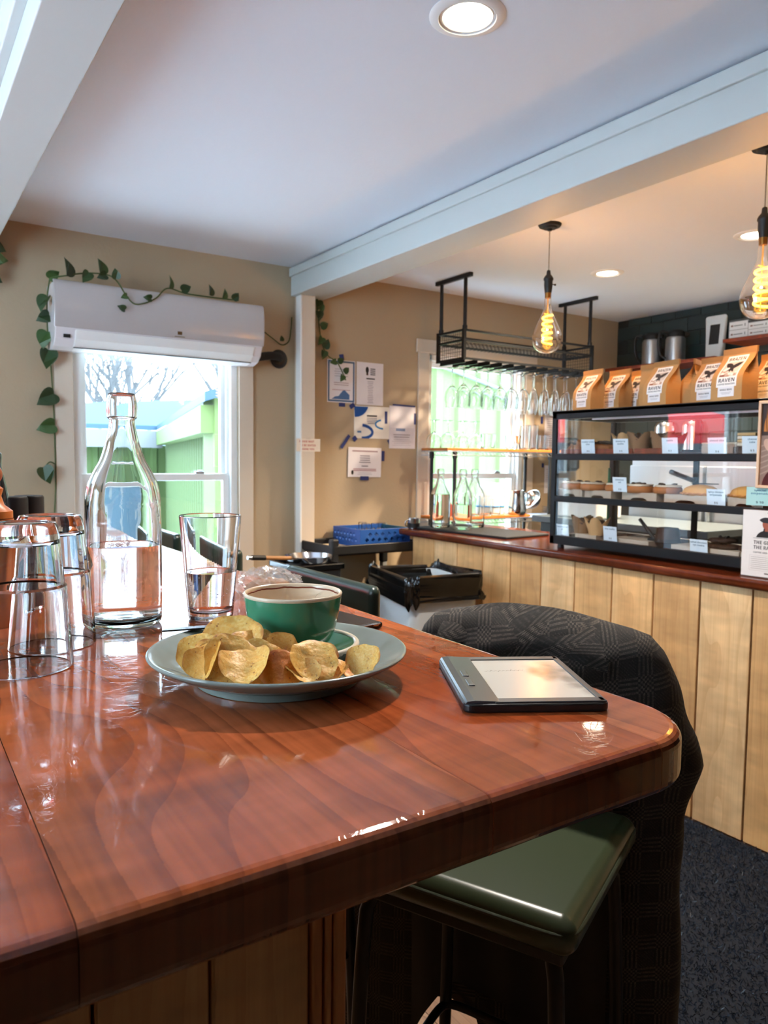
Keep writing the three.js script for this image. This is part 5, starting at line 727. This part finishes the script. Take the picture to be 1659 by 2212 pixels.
vine('trailing vine hanging down the wall right of the white post', [[[2.075, 2.234, -3.84], [2.083, 2.16, -3.835], [2.093, 2.097, -3.835], [2.105, 2.02, -3.835], [2.124, 1.956, -3.83], [2.148, 1.918, -3.82], [2.201, 1.891, -3.82], [2.242, 1.833, -3.82], [2.264, 1.789, -3.82]]],
  [[2.080, 2.225, -3.82, 0.06, 3.0], [2.088, 2.20, -3.82, 0.05, -2.7], [2.080, 2.165, -3.82, 0.06, 3.2], [2.096, 2.08, -3.82, 0.055, -1.1], [2.105, 2.02, -3.82, 0.055, 2.6], [2.118, 1.965, -3.82, 0.06, -0.5], [2.118, 1.945, -3.82, 0.055, 2.9], [2.190, 1.89, -3.81, 0.045, 1.8], [2.205, 1.892, -3.81, 0.045, -1.2], [2.245, 1.835, -3.81, 0.045, -0.9], [2.238, 1.815, -3.81, 0.045, 2.7]]);
vine('dark vine leaves hanging at the left edge of the picture', [[[0.405, 2.30, -3.83], [0.42, 2.2, -3.82], [0.425, 2.09, -3.82]]], [[0.415, 2.26, -3.80, 0.075, -1.9], [0.400, 2.20, -3.80, 0.095, -1.6], [0.395, 2.13, -3.80, 0.08, -2.0]]);
// ---------- notices on the wall ----------
const lines = (g, x, y, w, n, dy, c, t = 3, jit = 0.2) => { g.fillStyle = c; const r = rng(n * 7 + Math.round(y)); for (let i = 0; i < n; i++) { const k = w * (1 - jit * r()); g.fillRect(x - k / 2, y + i * dy, k, t); } };
function notice(label, x0, x1, y0, y1, draw, tapes = [], dz = 0, rot = 0) {
  const W = x1 - x0, H = y1 - y0, n = thing('wall_notice', label, 'notice', [(x0 + x1) / 2, (y0 + y1) / 2, ZB + 0.003 + dz]); n.rotation.z = rot;
  part('sheet', bx(W, H, 0.0012), std({ roughness: 0.3, map: canv(256, Math.round(256 * H / W), (g, a, b) => { g.fillStyle = '#e9e4e6'; g.fillRect(0, 0, a, b); draw(g, a, b); }) }), n);
  tapes.forEach(([x, y, w, h, a]) => part('tape', bx(w, h, 0.001, 0, 0, 0.0014), M.blueTape, n, [x - (x0 + x1) / 2, y - (y0 + y1) / 2, 0], [0, 0, a || 0]));
}
notice('white notice with a blue border and blue state map, top left on the wall', 2.155, 2.345, 1.66, 1.908, (g, a, b) => { g.strokeStyle = '#46688c'; g.lineWidth = 13; g.strokeRect(14, 14, a - 28, b - 28); lines(g, a / 2, 70, 130, 4, 18, '#b7b0b8', 5); lines(g, a / 2, 176, 150, 2, 16, '#a98f92', 5); lines(g, a / 2, 232, 170, 1, 14, '#b98f92', 5); g.fillStyle = '#4a6fa0'; g.beginPath(); g.moveTo(40, 308); g.lineTo(70, 288); g.lineTo(104, 282); g.lineTo(140, 240); g.lineTo(160, 234); g.lineTo(180, 252); g.lineTo(204, 270); g.lineTo(202, 308); g.closePath(); g.fill(); }, [[2.25, 1.925, 0.03, 0.032, 0.2], [2.255, 1.648, 0.042, 0.022, 0]]);
notice('white menu sheet with a small black emblem, top centre on the wall', 2.355, 2.545, 1.655, 1.908, (g, a, b) => { g.fillStyle = '#141214'; g.beginPath(); g.ellipse(100, 60, 15, 26, 0, 0, 7); g.fill(); g.fillRect(92, 84, 18, 18); g.fillStyle = '#5b2a24'; g.fillRect(96, 90, 10, 10); for (let i = 0; i < 4; i++) { g.fillStyle = '#4a474c'; g.fillRect(130, 46 + i * 15, 48, 8); } g.fillStyle = '#1e1c20'; g.fillRect(92, 124, 82, 10); lines(g, a / 2 + 4, 150, 60, 13, 14, '#a9a2ac', 5, 0.35); });
notice('white sheet with blue swooshes, middle of the wall notices', 2.34, 2.60, 1.455, 1.648, (g, a, b) => { g.fillStyle = '#f1ece2'; g.fillRect(0, 0, a, b); g.fillStyle = '#1f55a0'; g.beginPath(); g.moveTo(0, 4); g.lineTo(96, 4); g.quadraticCurveTo(76, 64, 4, 66); g.fill(); g.fillStyle = '#2a2a30'; g.fillRect(88, 52, 72, 9); lines(g, 124, 68, 72, 4, 10, '#8c8c96', 5); g.strokeStyle = '#1d4f9a'; g.lineWidth = 17; g.beginPath(); g.ellipse(50, 150, 78, 38, 0.06, -1.5, 1.5); g.stroke(); g.strokeStyle = '#2f7fc0'; g.lineWidth = 10; g.beginPath(); g.ellipse(206, 104, 56, 26, 0, 1.6, 4.4); g.stroke(); g.fillStyle = '#5b80a8'; g.fillRect(22, 146, 28, 12); }, [[2.325, 1.645, 0.036, 0.026, 0.6], [2.345, 1.452, 0.028, 0.028, 0.7], [2.568, 1.585, 0.018, 0.075, 0], [2.598, 1.44, 0.03, 0.03, 0.5]]);
notice('two stacked white sheets in a sleeve left of the counter window', 2.592, 2.790, 1.398, 1.660, (g, a, b) => { g.fillStyle = '#e6e1e6'; g.fillRect(0, 0, a, b); g.fillStyle = '#f3eff2'; g.fillRect(6, 8, a - 20, 165); g.fillStyle = '#7a8cb0'; g.fillRect(64, 178, 90, 22); lines(g, a / 2 - 6, 226, 180, 2, 18, '#9c8d95', 6); lines(g, a / 2 - 6, 266, 190, 4, 15, '#c3bcc4', 4); }, [[2.70, 1.664, 0.17, 0.010, -0.02], [2.785, 1.585, 0.014, 0.07, 0]], 0.002);
notice('lowest white notice with a black dot logo, under the swoosh sheet', 2.298, 2.534, 1.222, 1.40, (g, a, b) => { lines(g, a / 2, 20, 200, 1, 10, '#a3868c', 9, 0.05); lines(g, a / 2, 52, 90, 4, 14, '#8c838c', 6); lines(g, a / 2, 118, 60, 1, 9, '#7d747c', 7); lines(g, a / 2, 138, 180, 2, 10, '#b4888c', 6, 0.05); g.fillStyle = '#131113'; g.beginPath(); g.ellipse(34, 164, 9, 15, 0, 0, 7); g.fill(); lines(g, 130, 164, 120, 2, 10, '#c7c0c4', 4); }, [[2.415, 1.215, 0.06, 0.024, 0], [2.545, 1.352, 0.022, 0.062, 0], [2.275, 1.43, 0.020, 0.095, -0.62]], 0.004, -0.015);
{ const s = thing('post_sign', 'small white sign with red lettering stuck across the post', 'sign', [1.99, 1.405, ZB + 0.0865]); part('sheet', bx(0.15, 0.072, 0.0012), std({ roughness: 0.4, map: canv(256, 122, (g, a, b) => { g.fillStyle = '#e8dccb'; g.fillRect(0, 0, a, b); g.fillStyle = '#b0423a'; g.font = 'bold 26px sans-serif'; g.textAlign = 'center'; g.fillText('PLEASE WAIT', 110, 36, 180); g.fillText('TO BE SEATED', 122, 72, 210); g.fillText('THANK YOU', 118, 108, 190); }) }), s); part('tape', bx(0.03, 0.012, 0.0006, 0, 0.036, 0.001), M.pane, s); }
notice('white sheet on the wall between window and pastry case, upper one', 3.93, 4.07, 1.40, 1.68, (g, a, b) => { lines(g, a / 2, 60, 190, 14, 28, '#b5aeb4', 8); }, [[3.90, 1.62, 0.02, 0.05, 0]]);
notice('white sheet on the wall between window and pastry case, lower one', 3.94, 4.06, 1.10, 1.30, (g, a, b) => { lines(g, a / 2, 60, 190, 10, 30, '#b5aeb4', 8); }, [[3.92, 1.30, 0.02, 0.03, 0]]);
// ---------- waste bin, cart, dish crate near the far corner ----------
{
  const b = thing('waste_bin', 'pale grey slim waste bin lined with a black bag by the counter', 'bin', [2.19, 0, -2.93], -0.2); const w = 0.36, d = 0.50, h = 0.76;
  part('body', (() => { const n = 4, pts = rrect(w, d, 0.05, n); const pos = [], ix = [], N = pts.length; for (const [y, k] of [[0, 0.82], [h, 1], [h, 0.96], [0.02, 0.78]]) for (const [x, z] of pts) pos.push(x * k, y, z * k); for (let j = 0; j < 3; j++) for (let i = 0; i < N; i++) { const a = j * N + i, c = j * N + (i + 1) % N; ix.push(a, a + N, c, c, a + N, c + N); } const g = new THREE.BufferGeometry(); g.setAttribute('position', new THREE.Float32BufferAttribute(pos, 3)); g.setIndex(ix); return toCreasedNormals(g, 0.6); })(), std({ color: 0xd3dadb, roughness: 0.5, side: THREE.DoubleSide }), b);
  const pts = rrect(w + 0.02, d + 0.02, 0.05, 14), N = pts.length, pos = [], ix = [], uv = [], rows = [[0.50, 0.02, 0], [0.48, 0.8, 0], [0.65, 0.88, 0.1], [0.765, 0.93, 0.4], [0.79, 0.97, 0.8], [0.79, 1.01, 0.9], [0.78, 1.05, 0.8], [0.755, 1.058, 0.6], [0.735, 1.04, 0.7], [0.712, 1.062, 0.8], [0.692, 1.045, 0.9], [0.674, 1.07, 1.1]];
  rows.forEach(([y, k, amp], j) => pts.forEach(([x, z], i) => { const n1 = vn(i * 0.28 + 30, j * 0.8 + i * 0.12 + 30, 999, 999, 5) - 0.5, n2 = vn(i * 0.8 + 60, j * 0.9 + 60, 999, 999, 7) - 0.5; const q = k * (1 + 0.10 * n1 * amp + 0.035 * n2 * amp); pos.push(x * q, y + amp * (0.06 * n1 + 0.015 * n2), z * q); uv.push(i / N * 2, y); }));
  for (let j = 0; j + 1 < rows.length; j++) for (let i = 0; i < N; i++) { const a = j * N + i, c = j * N + (i + 1) % N; ix.push(a, a + N, c, c, a + N, c + N); }
  const g = new THREE.BufferGeometry(); g.setAttribute('position', new THREE.Float32BufferAttribute(pos, 3)); g.setAttribute('uv', new THREE.Float32BufferAttribute(uv, 2)); g.setIndex(ix); g.computeVertexNormals(); part('bin_bag', g, M.bag, b);
  const c = thing('service_cart', 'black plastic service cart against the far wall behind the bin', 'cart', [2.25, 0, -3.62]); const cw = 0.58, cd = 0.38;
  for (const y of [0.83, 0.45, 0.12]) { const s = part('shelf', rb(cw, 0.018, cd, 0.006, 0, y - 0.009, 0), M.black, c); part('rim', merge([rb(cw, 0.05, 0.016, 0.006, 0, y + 0.014, cd / 2), rb(cw, 0.05, 0.016, 0.006, 0, y + 0.014, -cd / 2), rb(0.016, 0.05, cd, 0.006, cw / 2, y + 0.014, 0), rb(0.016, 0.05, cd, 0.006, -cw / 2, y + 0.014, 0)]), M.black, s); }
  for (const x of [-1, 1]) for (const z of [-1, 1]) { part('post', rb(0.045, 0.2, 0.045, 0.012, x * (cw / 2 - 0.015), 0.805, z * (cd / 2 - 0.015)), M.black, c); part('pole', rb(0.036, 0.68, 0.036, 0.008, x * (cw / 2 - 0.015), 0.40, z * (cd / 2 - 0.015)), std({ color: 0xa7abac, roughness: 0.45 }), c); const k = part('caster', new THREE.CylinderGeometry(0.04, 0.04, 0.025, 20).rotateZ(Math.PI / 2), M.rubber, c, [x * (cw / 2 - 0.015), 0.042, z * (cd / 2 - 0.015)]); }
  single('tray_liner', 'pale tray lying on top of the service cart beside the crate', 'tray', rb(0.18, 0.012, 0.3, 0.004), std({ color: 0xd8c7a8, roughness: 0.5 }), [2.08, 0.836, -3.61]);
  const k = thing('glass_crate', 'blue plastic dishwasher crate on top of the service cart', 'crate', [2.36, 0.832, -3.675]); const bm = std({ color: 0x2457a4, roughness: 0.4 }), teal = std({ color: 0x1f5f72, roughness: 0.45 }); const L = 0.34, D = 0.30, H = 0.105;
  const wall = (len) => { const s = shapeOf([[-len / 2, 0], [len / 2, 0], [len / 2, H], [-len / 2, H]]); for (let r = 0; r < 2; r++) for (let i = 0; i < 7; i++) { const x = -len / 2 + 0.045 + i * (len - 0.09) / 6 + (r ? 0.02 : 0), y = 0.045 + r * 0.03; if (x > len / 2 - 0.02) continue; const p = new THREE.Path(); p.moveTo(x, y - 0.012); p.lineTo(x + 0.014, y); p.lineTo(x, y + 0.012); p.lineTo(x - 0.014, y); p.closePath(); s.holes.push(p); } return ext(s, 0.010, 0.001, 1); };
  part('wall', wall(L).translate(0, 0, D / 2 - 0.01), bm, k); part('wall', wall(L).translate(0, 0, -D / 2), bm, k); part('wall', wall(D).rotateY(Math.PI / 2).translate(L / 2 - 0.01, 0, 0), teal, k); part('wall', wall(D).rotateY(Math.PI / 2).translate(-L / 2, 0, 0), bm, k); part('grid', merge([...Array(5)].flatMap((_, i) => [bx(L - 0.03, 0.06, 0.003, 0, 0.035, -D / 2 + 0.06 + i * 0.055), bx(0.003, 0.06, D - 0.03, -L / 2 + 0.06 + i * 0.055, 0.035, 0)])), bm, k); part('base', bx(L - 0.02, 0.006, D - 0.02, 0, 0.003, 0), bm, k);
  [[-0.06, 0.03], [0.0, 0.04], [0.055, 0.03], [-0.03, -0.05]].forEach(([x, z], i) => single('crate_glass', 'glass standing in the blue crate, ' + ORD[i] + ' from the left', 'glass', lathe(tumblerProfile(0.022, 0.025, 0.12, 0.0018, 0.008), 24), M.clearGlass, [2.36 + x, 0.84, -3.675 + z], 0, 'glasses in the blue crate'));
  const p = thing('tall_bin', 'black square bin left of the service cart', 'bin', [1.80, 0, -3.42]); part('body', rb(0.27, 0.78, 0.27, 0.02, 0, 0.39, 0), M.black, p); part('rim', merge([rb(0.29, 0.03, 0.02, 0.006, 0, 0.785, 0.135), rb(0.29, 0.03, 0.02, 0.006, 0, 0.785, -0.135), rb(0.02, 0.03, 0.29, 0.006, 0.135, 0.785, 0), rb(0.02, 0.03, 0.29, 0.006, -0.135, 0.785, 0)]), M.blackGloss, p);
  const f = thing('steel_pan', 'steel pan with a wooden black-tipped handle lying on the tall black bin', 'pan', [1.80, 0.80, -3.40]); part('pan', lathe([[0, 0.002], [0.10, 0], [0.115, 0.006], [0.125, 0.035], [0.122, 0.035], [0.112, 0.009], [0, 0.005]], 40), M.steel, f); part('handle', rod([-0.115, 0.03, 0.03], [-0.27, 0.045, 0.06], 0.010, 12), std({ color: 0xb5814e, roughness: 0.5 }), f); part('handle_tip', rod([-0.27, 0.045, 0.06], [-0.345, 0.052, 0.074], 0.0125, 12), M.black, f); part('hook', rod([-0.345, 0.052, 0.074], [-0.368, 0.054, 0.078], 0.010, 12), M.steel, f);
}
// ---------- behind the counter ----------
{
  const s = thing('wall_shelf', 'dark wooden shelf on the tiled wall carrying the coffee pots', 'shelf'); part('board', grain(span(4.40, 4.685, 1.985, 2.008, -3.72, -2.85, 0.003), 'z'), M.darkWood, s); for (const z of [-3.6, -3.0]) part('bracket', merge([sbar([4.45, 1.978, z], [4.678, 1.978, z], 0.012), sbar([4.678, 1.83, z], [4.678, 1.978, z], 0.012)]), M.black, s);
  const t = thing('coffee_pot', 'steel coffee pot with black lid and handle on the wall shelf, left of two', 'coffee pot', [4.53, 2.008, -3.42], 0, 'steel coffee pots on the wall shelf'); part('body', lathe([[0, 0], [0.062, 0], [0.066, 0.006], [0.066, 0.165], [0.058, 0.18], [0, 0.18]], 36), M.brushed, t); part('lid', lathe([[0, 0.18], [0.06, 0.18], [0.06, 0.205], [0.045, 0.225], [0.015, 0.232], [0, 0.232]], 36), M.black, t); part('handle', tube([[-0.03, 0.21, -0.055], [-0.04, 0.215, -0.10], [-0.04, 0.15, -0.115], [-0.03, 0.06, -0.10], [-0.03, 0.03, -0.066]], 0.010, 24, 8), M.black, t); part('spout', rb(0.03, 0.028, 0.05, 0.008, 0, 0.196, 0.066), M.black, t);
  copy(t, 'steel coffee pot with black lid on the wall shelf, right of two', [4.55, 2.008, -3.245], 0.75);
  const w = thing('bean_sack', 'white standing pouch with a black label on the wall shelf', 'pouch', [4.56, 2.008, -2.955]); part('pouch', (() => { const g = weld(rb(0.06, 0.285, 0.15, 0.02, 0, 0.1425, 0, 5)), p = g.attributes.position; for (let i = 0; i < p.count; i++) { const y = p.getY(i) / 0.285; p.setX(i, p.getX(i) * (1 - 0.85 * y * y) + 0.01 * Math.sin(y * 9)); p.setZ(i, p.getZ(i) * (0.74 + 0.3 * y)); } g.computeVertexNormals(); return g; })(), std({ color: 0xd3d8d8, roughness: 0.4, bumpMap: rep(T_BLOTCH, 0.2, 0.2), bumpScale: 0.01 }), w); part('label', bx(0.002, 0.13, 0.07, -0.025, 0.16, 0.0), M.black, w, [0, 0, 0], [0, 0, -0.1]);
  const u = thing('upper_shelf', 'dark wall shelf at the right edge carrying white boxes', 'shelf'); part('board', grain(span(4.40, 4.685, 2.082, 2.104, -2.80, -1.6, 0.003), 'z'), M.darkWood, u); part('bracket', sbar([4.45, 2.076, -2.5], [4.678, 2.076, -2.5], 0.012), M.black, u);
  const boxTex = canv(256, 160, (g, W, H) => { g.fillStyle = '#d9dcdc'; g.fillRect(0, 0, W, H); g.strokeStyle = '#8b8f90'; g.lineWidth = 5; g.strokeRect(2, 2, W - 4, H - 4); g.beginPath(); g.moveTo(0, 80); g.lineTo(W, 80); g.stroke(); for (const y of [42, 122]) { g.fillStyle = '#7a5a50'; g.fillRect(26, y - 9, 28, 16); g.fillStyle = '#74787a'; g.fillRect(62, y - 5, 120, 9); g.fillRect(206, y - 14, 12, 26); } });
  [[-2.715, 0.105, 0.13, 'white carton with two printed rows on the upper shelf, left one'], [-2.585, 0.085, 0.14, 'white carton on the upper shelf, right one, lower']].forEach(([z, h, w_, l]) => { const b = thing('carton', l, 'box', [4.5, 2.104, z]); part('box', bx(0.14, h, w_ - 0.004, 0, h / 2, 0), std({ map: boxTex, roughness: 0.5 }), b); part('lid', rb(0.144, 0.012, w_, 0.002, 0, h + 0.006, 0), std({ color: 0x3c4042, roughness: 0.5 }), b); });
  const f = thing('steel_fridge', 'stainless fridge with a blue oval badge, seen through the pastry case', 'fridge', [4.335, 0, -2.62]); part('cabinet', rb(0.62, 1.34, 1.08, 0.01, 0, 0.68, 0), M.brushed, f); for (const z of [-0.27, 0.27]) { const d = part('door', rb(0.03, 1.22, 0.52, 0.006, -0.325, 0.70, z), M.brushed, f); part('handle', rb(0.03, 0.4, 0.02, 0.006, -0.35, 0.9, z > 0 ? z - 0.22 : z + 0.22), M.steel, d); } part('badge', ext(rrect(0.11, 0.045, 0.0224, 10), 0.003).rotateY(-Math.PI / 2), std({ color: 0x2b4f9c, roughness: 0.3 }), f, [-0.341, 0.935, 0.05]); part('badge_face', ext(rrect(0.08, 0.022, 0.0109, 8), 0.004).rotateY(-Math.PI / 2), std({ color: 0xcfd8e6, roughness: 0.3 }), f, [-0.341, 0.935, 0.05]);
  const c = thing('coffee_urn', 'pair-topped shiny urn on the fridge behind the case, left one', 'urn', [4.15, 1.352, -3.0], 0, 'steel urns behind the pastry case'); part('body', lathe([[0, 0], [0.07, 0], [0.075, 0.01], [0.075, 0.2], [0.06, 0.23], [0, 0.24]], 32), M.steel, c); part('tap', merge([rod([-0.07, 0.05, 0], [-0.11, 0.05, 0], 0.008), rod([-0.11, 0.05, 0], [-0.11, 0.02, 0], 0.007)]), M.black, c);
  copy(c, 'shiny urn on the fridge behind the case, right one', [4.15, 1.352, -2.8], 0.2);
  const x = thing('white_tub', 'white lidded tub behind the case, seen under its middle shelf', 'tub', [3.55, 0.99, -3.1]); part('tub', rb(0.22, 0.14, 0.34, 0.02, 0, 0.07, 0), M.white, x); part('lid', rb(0.24, 0.02, 0.36, 0.008, 0, 0.15, 0), M.white, x);
  const bc = thing('back_bench', 'dark back bench behind the counter carrying the white tub', 'bench'); part('top', span(3.40, 3.94, 0.95, 0.99, -3.42, -2.2, 0.004), std({ color: 0x5a656a, roughness: 0.4 }), bc); part('cabinet', span(3.44, 3.92, 0, 0.95, -3.38, -2.24), M.black, bc);
  const sp = thing('wall_speaker', 'rounded black speaker on the far wall, seen through the case', 'speaker', [4.08, 1.38, ZB]); part('cabinet', rb(0.16, 0.24, 0.13, 0.03, 0, 0, 0.075), M.black, sp); part('grille', rb(0.13, 0.2, 0.01, 0.004, 0, 0, 0.14), M.rubber, sp);
}
// ---------- outside ----------
{
  const gr = structG('ground_outside'); part('surface', span(-30, 40, -1.1, -1.0, -60, ZB - 0.16), std({ color: 0xe2e4e8, roughness: 0.95 }), gr); part('surface', span(-40, XL - 0.16, -1.1, -1.0, ZB - 0.16, 30), std({ color: 0xe2e4e8, roughness: 0.95 }), gr);
  const outWhite = std({ color: 0x626567, roughness: 0.7 }), green = std({ color: 0x44572b, roughness: 0.6 }), greenL = std({ color: 0x536634, roughness: 0.6 });
  const b = thing('green_building', 'lime green corrugated metal building with blue roof outside the windows', 'building');
  // corrugated wall from P to Q (x,z), seen side on the left of P->Q
  const corr = (P, Q, y0, y1, pitch, dep) => { const dx = Q[0] - P[0], dz = Q[1] - P[1], L = Math.hypot(dx, dz), n = Math.floor(L / pitch), s = new THREE.Shape(); s.moveTo(0, 0.06); s.lineTo(0, 0); for (let i = 0; i < n; i++) { const x = i * pitch; s.lineTo(x + pitch * 0.45, 0); s.lineTo(x + pitch * 0.55, -dep); s.lineTo(x + pitch * 0.85, -dep); s.lineTo(x + pitch * 0.95, 0); } s.lineTo(L, 0); s.lineTo(L, 0.06); s.closePath(); const g = new THREE.ExtrudeGeometry(s, { depth: y1 - y0, bevelEnabled: false }); g.rotateX(-Math.PI / 2); g.rotateY(Math.atan2(-dz, dx)); return g.translate(P[0], y0, P[1]); };
  const P0 = [4.4, -13.9], P1 = [2.55, -6.3], EY = 1.74;
  part('wall', corr([-1.5, -13.9], P0, -1, EY - 0.2, 0.26, 0.05), green, b); part('wall', corr(P0, P1, -1, EY - 0.12, 0.26, 0.05).scale(1, 1, 1), green, b); part('wall', corr(P1, [11, -6.3], -1, 3.4, 0.30, 0.03), greenL, b);
  part('corner_trim', span(2.38, 2.62, -1, EY + 0.1, -6.5, -6.22), greenL, b);
  const slope = (a, c, h, t) => { const d = V(c[0] - a[0], 0, c[1] - a[1]), L = d.length(), g = new THREE.BoxGeometry(L, h, t); g.rotateY(Math.atan2(-d.z, d.x)); return g.translate((a[0] + c[0]) / 2, 0, (a[1] + c[1]) / 2); };
  part('fascia', slope([-1.5, -13.5], [4.15, -13.5], 0.3, 0.2).translate(0, EY - 0.1, 0), outWhite, b);
  part('fascia', slope([4.15, -13.5], [2.35, -6.25], 0.24, 0.16).translate(0, EY - 0.08, 0), greenL, b);
  const roof = (pts, t = 0.08) => { const g = new THREE.BufferGeometry(), p = []; for (const k of [t, 0]) for (const q of pts) p.push(q[0], q[1] + k, q[2]); const ix = []; for (let i = 1; i + 1 < pts.length; i++) ix.push(0, i, i + 1, 4, 4 + i + 1, 4 + i); for (let i = 0; i < 4; i++) { const j = (i + 1) % 4; ix.push(i, i + 4, j, j, i + 4, j + 4); } g.setAttribute('position', new THREE.Float32BufferAttribute(p, 3)); g.setIndex(ix); return toCreasedNormals(g, 0.3); };
  const blue = std({ color: 0x294458, roughness: 0.6, side: THREE.DoubleSide });
  part('roof', roof([[2.25, EY + 0.06, -6.1], [4.05, EY + 0.06, -13.4], [5.2, EY + 0.62, -13.9], [4.2, EY + 0.72, -6.1]]), blue, b);
  part('roof', roof([[-1.5, EY + 0.06, -13.4], [4.05, EY + 0.06, -13.4], [5.2, EY + 0.62, -13.9], [-1.5, EY + 0.1, -15.2]]), blue, b);
  part('cable_conduit', rod([4.2, 2.45, -6.24], [6.4, 1.95, -6.24], 0.02), outWhite, b);
  const dr = part('door', span(3.05, 3.95, -1, 0.9, -13.83, -13.76), std({ color: 0x475763, roughness: 0.15 }), b); part('door_frame', merge([span(2.95, 3.05, -1, 1.0, -13.85, -13.74), span(3.95, 4.1, -1, 1.0, -13.85, -13.74), span(2.95, 4.1, 0.9, 1.0, -13.85, -13.74), span(3.46, 3.52, -1, 0.9, -13.84, -13.75)]), outWhite, dr);
  const wn = part('window', span(0.9, 2.3, 0.3, 1.12, -13.85, -13.80), std({ color: 0x2d3e25, roughness: 0.3 }), b); part('window_frame', merge([span(0.8, 0.9, 0.2, 1.2, -13.86, -13.76), span(0.8, 2.4, 1.12, 1.22, -13.86, -13.76), span(2.3, 2.4, 0.2, 1.2, -13.86, -13.76)]), greenL, wn);
  const nb = thing('added_house', 'added grey house out of view, darkening the reflection in the pastry case glass', 'house', [-11, -1, -11], 0.8); part('wall', bx(16, 5.2, 5, 0, 2.6, -2.5), std({ color: 0x5a5f63, roughness: 0.9 }), nb); part('roof', ext([[-8.3, 5.2], [8.3, 5.2], [7.4, 7.2], [-7.4, 7.2]], 5.4).translate(0, 0, -5.2), std({ color: 0x3c4046, roughness: 0.8 }), nb); for (const x of [-5, -1.5, 2, 5.5]) { const w = part('window', bx(1.1, 1.5, 0.08, x, 2.6, 0.02), std({ color: 0x39444e, roughness: 0.15 }), nb); part('window_frame', merge([bx(1.3, 0.1, 0.12, x, 3.4, 0.02), bx(1.3, 0.1, 0.12, x, 1.8, 0.02), bx(0.1, 1.6, 0.12, x - 0.6, 2.6, 0.02), bx(0.1, 1.6, 0.12, x + 0.6, 2.6, 0.02)]), M.white, w); }  // house added to dim the sky reflected in the case glass
  const d = thing('metal_shed', 'distant shed with a pale ribbed metal roof behind the green building', 'building'); part('wall', span(-6, 8.5, -1, 1.6, -34, -27), std({ color: 0x93969d, roughness: 0.8 }), d);
  { const r = roof([[-7, 1.7, -26.5], [9, 1.7, -26.5], [9, 3.3, -34], [-7, 3.3, -34]]); part('roof', r, std({ color: 0x74828e, roughness: 0.5, side: THREE.DoubleSide }), d); const rb_ = []; for (let x = -6.5; x < 9; x += 0.6) rb_.push(sbar([x + 0.0, 1.82, -26.5], [x, 3.42, -34], 0.10)); part('ribs', merge(rb_), std({ color: 0x5c6a74, roughness: 0.5 }), d); }
  const bark = std({ color: 0x3a3a3a, roughness: 0.9 });
  function tree(x, z, h, seed, label) { const t = thing('bare_tree', label, 'tree', [x, -1, z], 0, 'bare trees on the skyline'), r = rng(seed), tw = []; const grow = (p, dir, L, rad, lvl) => { const q = p.clone().addScaledVector(dir, L); (lvl ? tw : tr).push(rod(p.toArray(), q.toArray(), rad, lvl > 2 ? 3 : 5)); if (lvl >= 5) return; const n = lvl < 1 ? 4 : 3; for (let i = 0; i < n; i++) { const a = r() * 6.283, s = 0.35 + r() * 0.55, nd = dir.clone().multiplyScalar(1).add(V(Math.cos(a) * s, 0.12 + 0.2 * r(), Math.sin(a) * s)).normalize(); grow(p.clone().lerp(q, 0.55 + 0.45 * r()), nd, L * (0.62 + 0.2 * r()), rad * 0.55, lvl + 1); } }; const tr = []; grow(V(0, 0, 0), V(0.05, 1, 0).normalize(), h * 0.32, h * 0.016, 0); part('trunk', merge(tr), bark, t); part('branches', merge(tw), bark, t).userData.kind = 'stuff'; }
  tree(9.6, -38, 10, 1, 'low bare tree over the end of the shed roof'); tree(17.5, -37, 12, 2, 'bare tree nearest the blue roof at the right of the window'); tree(12.6, -52, 16, 3, 'tall bare tree left of the skyline middle'); tree(21.5, -52, 17, 4, 'tall bare tree behind the blue roof'); tree(17.5, -66, 20, 5, 'tallest bare tree, farthest back in the middle'); tree(27.5, -66, 19, 8, 'bare tree farthest right on the skyline');
  single('power_line', 'thin power line crossing the sky outside the left window', 'wire', tube([[-6, 6.2, -26], [5, 5.75, -26], [16, 5.5, -26]], 0.028, 24, 6), std({ color: 0x6d7478, roughness: 0.8 }), [0, 0, 0]);
  const um = thing('patio_umbrella', 'red patio umbrella outside, mirrored in the pastry case glass', 'umbrella', [-2.6, -1, -5.9]); part('canopy', lathe([[0, 3.14], [1.95, 2.62], [1.95, 2.60], [0, 3.11]], 8, 0.05), std({ color: 0xf02a2c, roughness: 0.7, side: THREE.DoubleSide }), um); part('pole', cyl(0.022, 0.022, 3.12), M.brushed, um); part('base', cyl(0.26, 0.24, 0.08), M.black, um);
}
renderer.render(scene, camera);
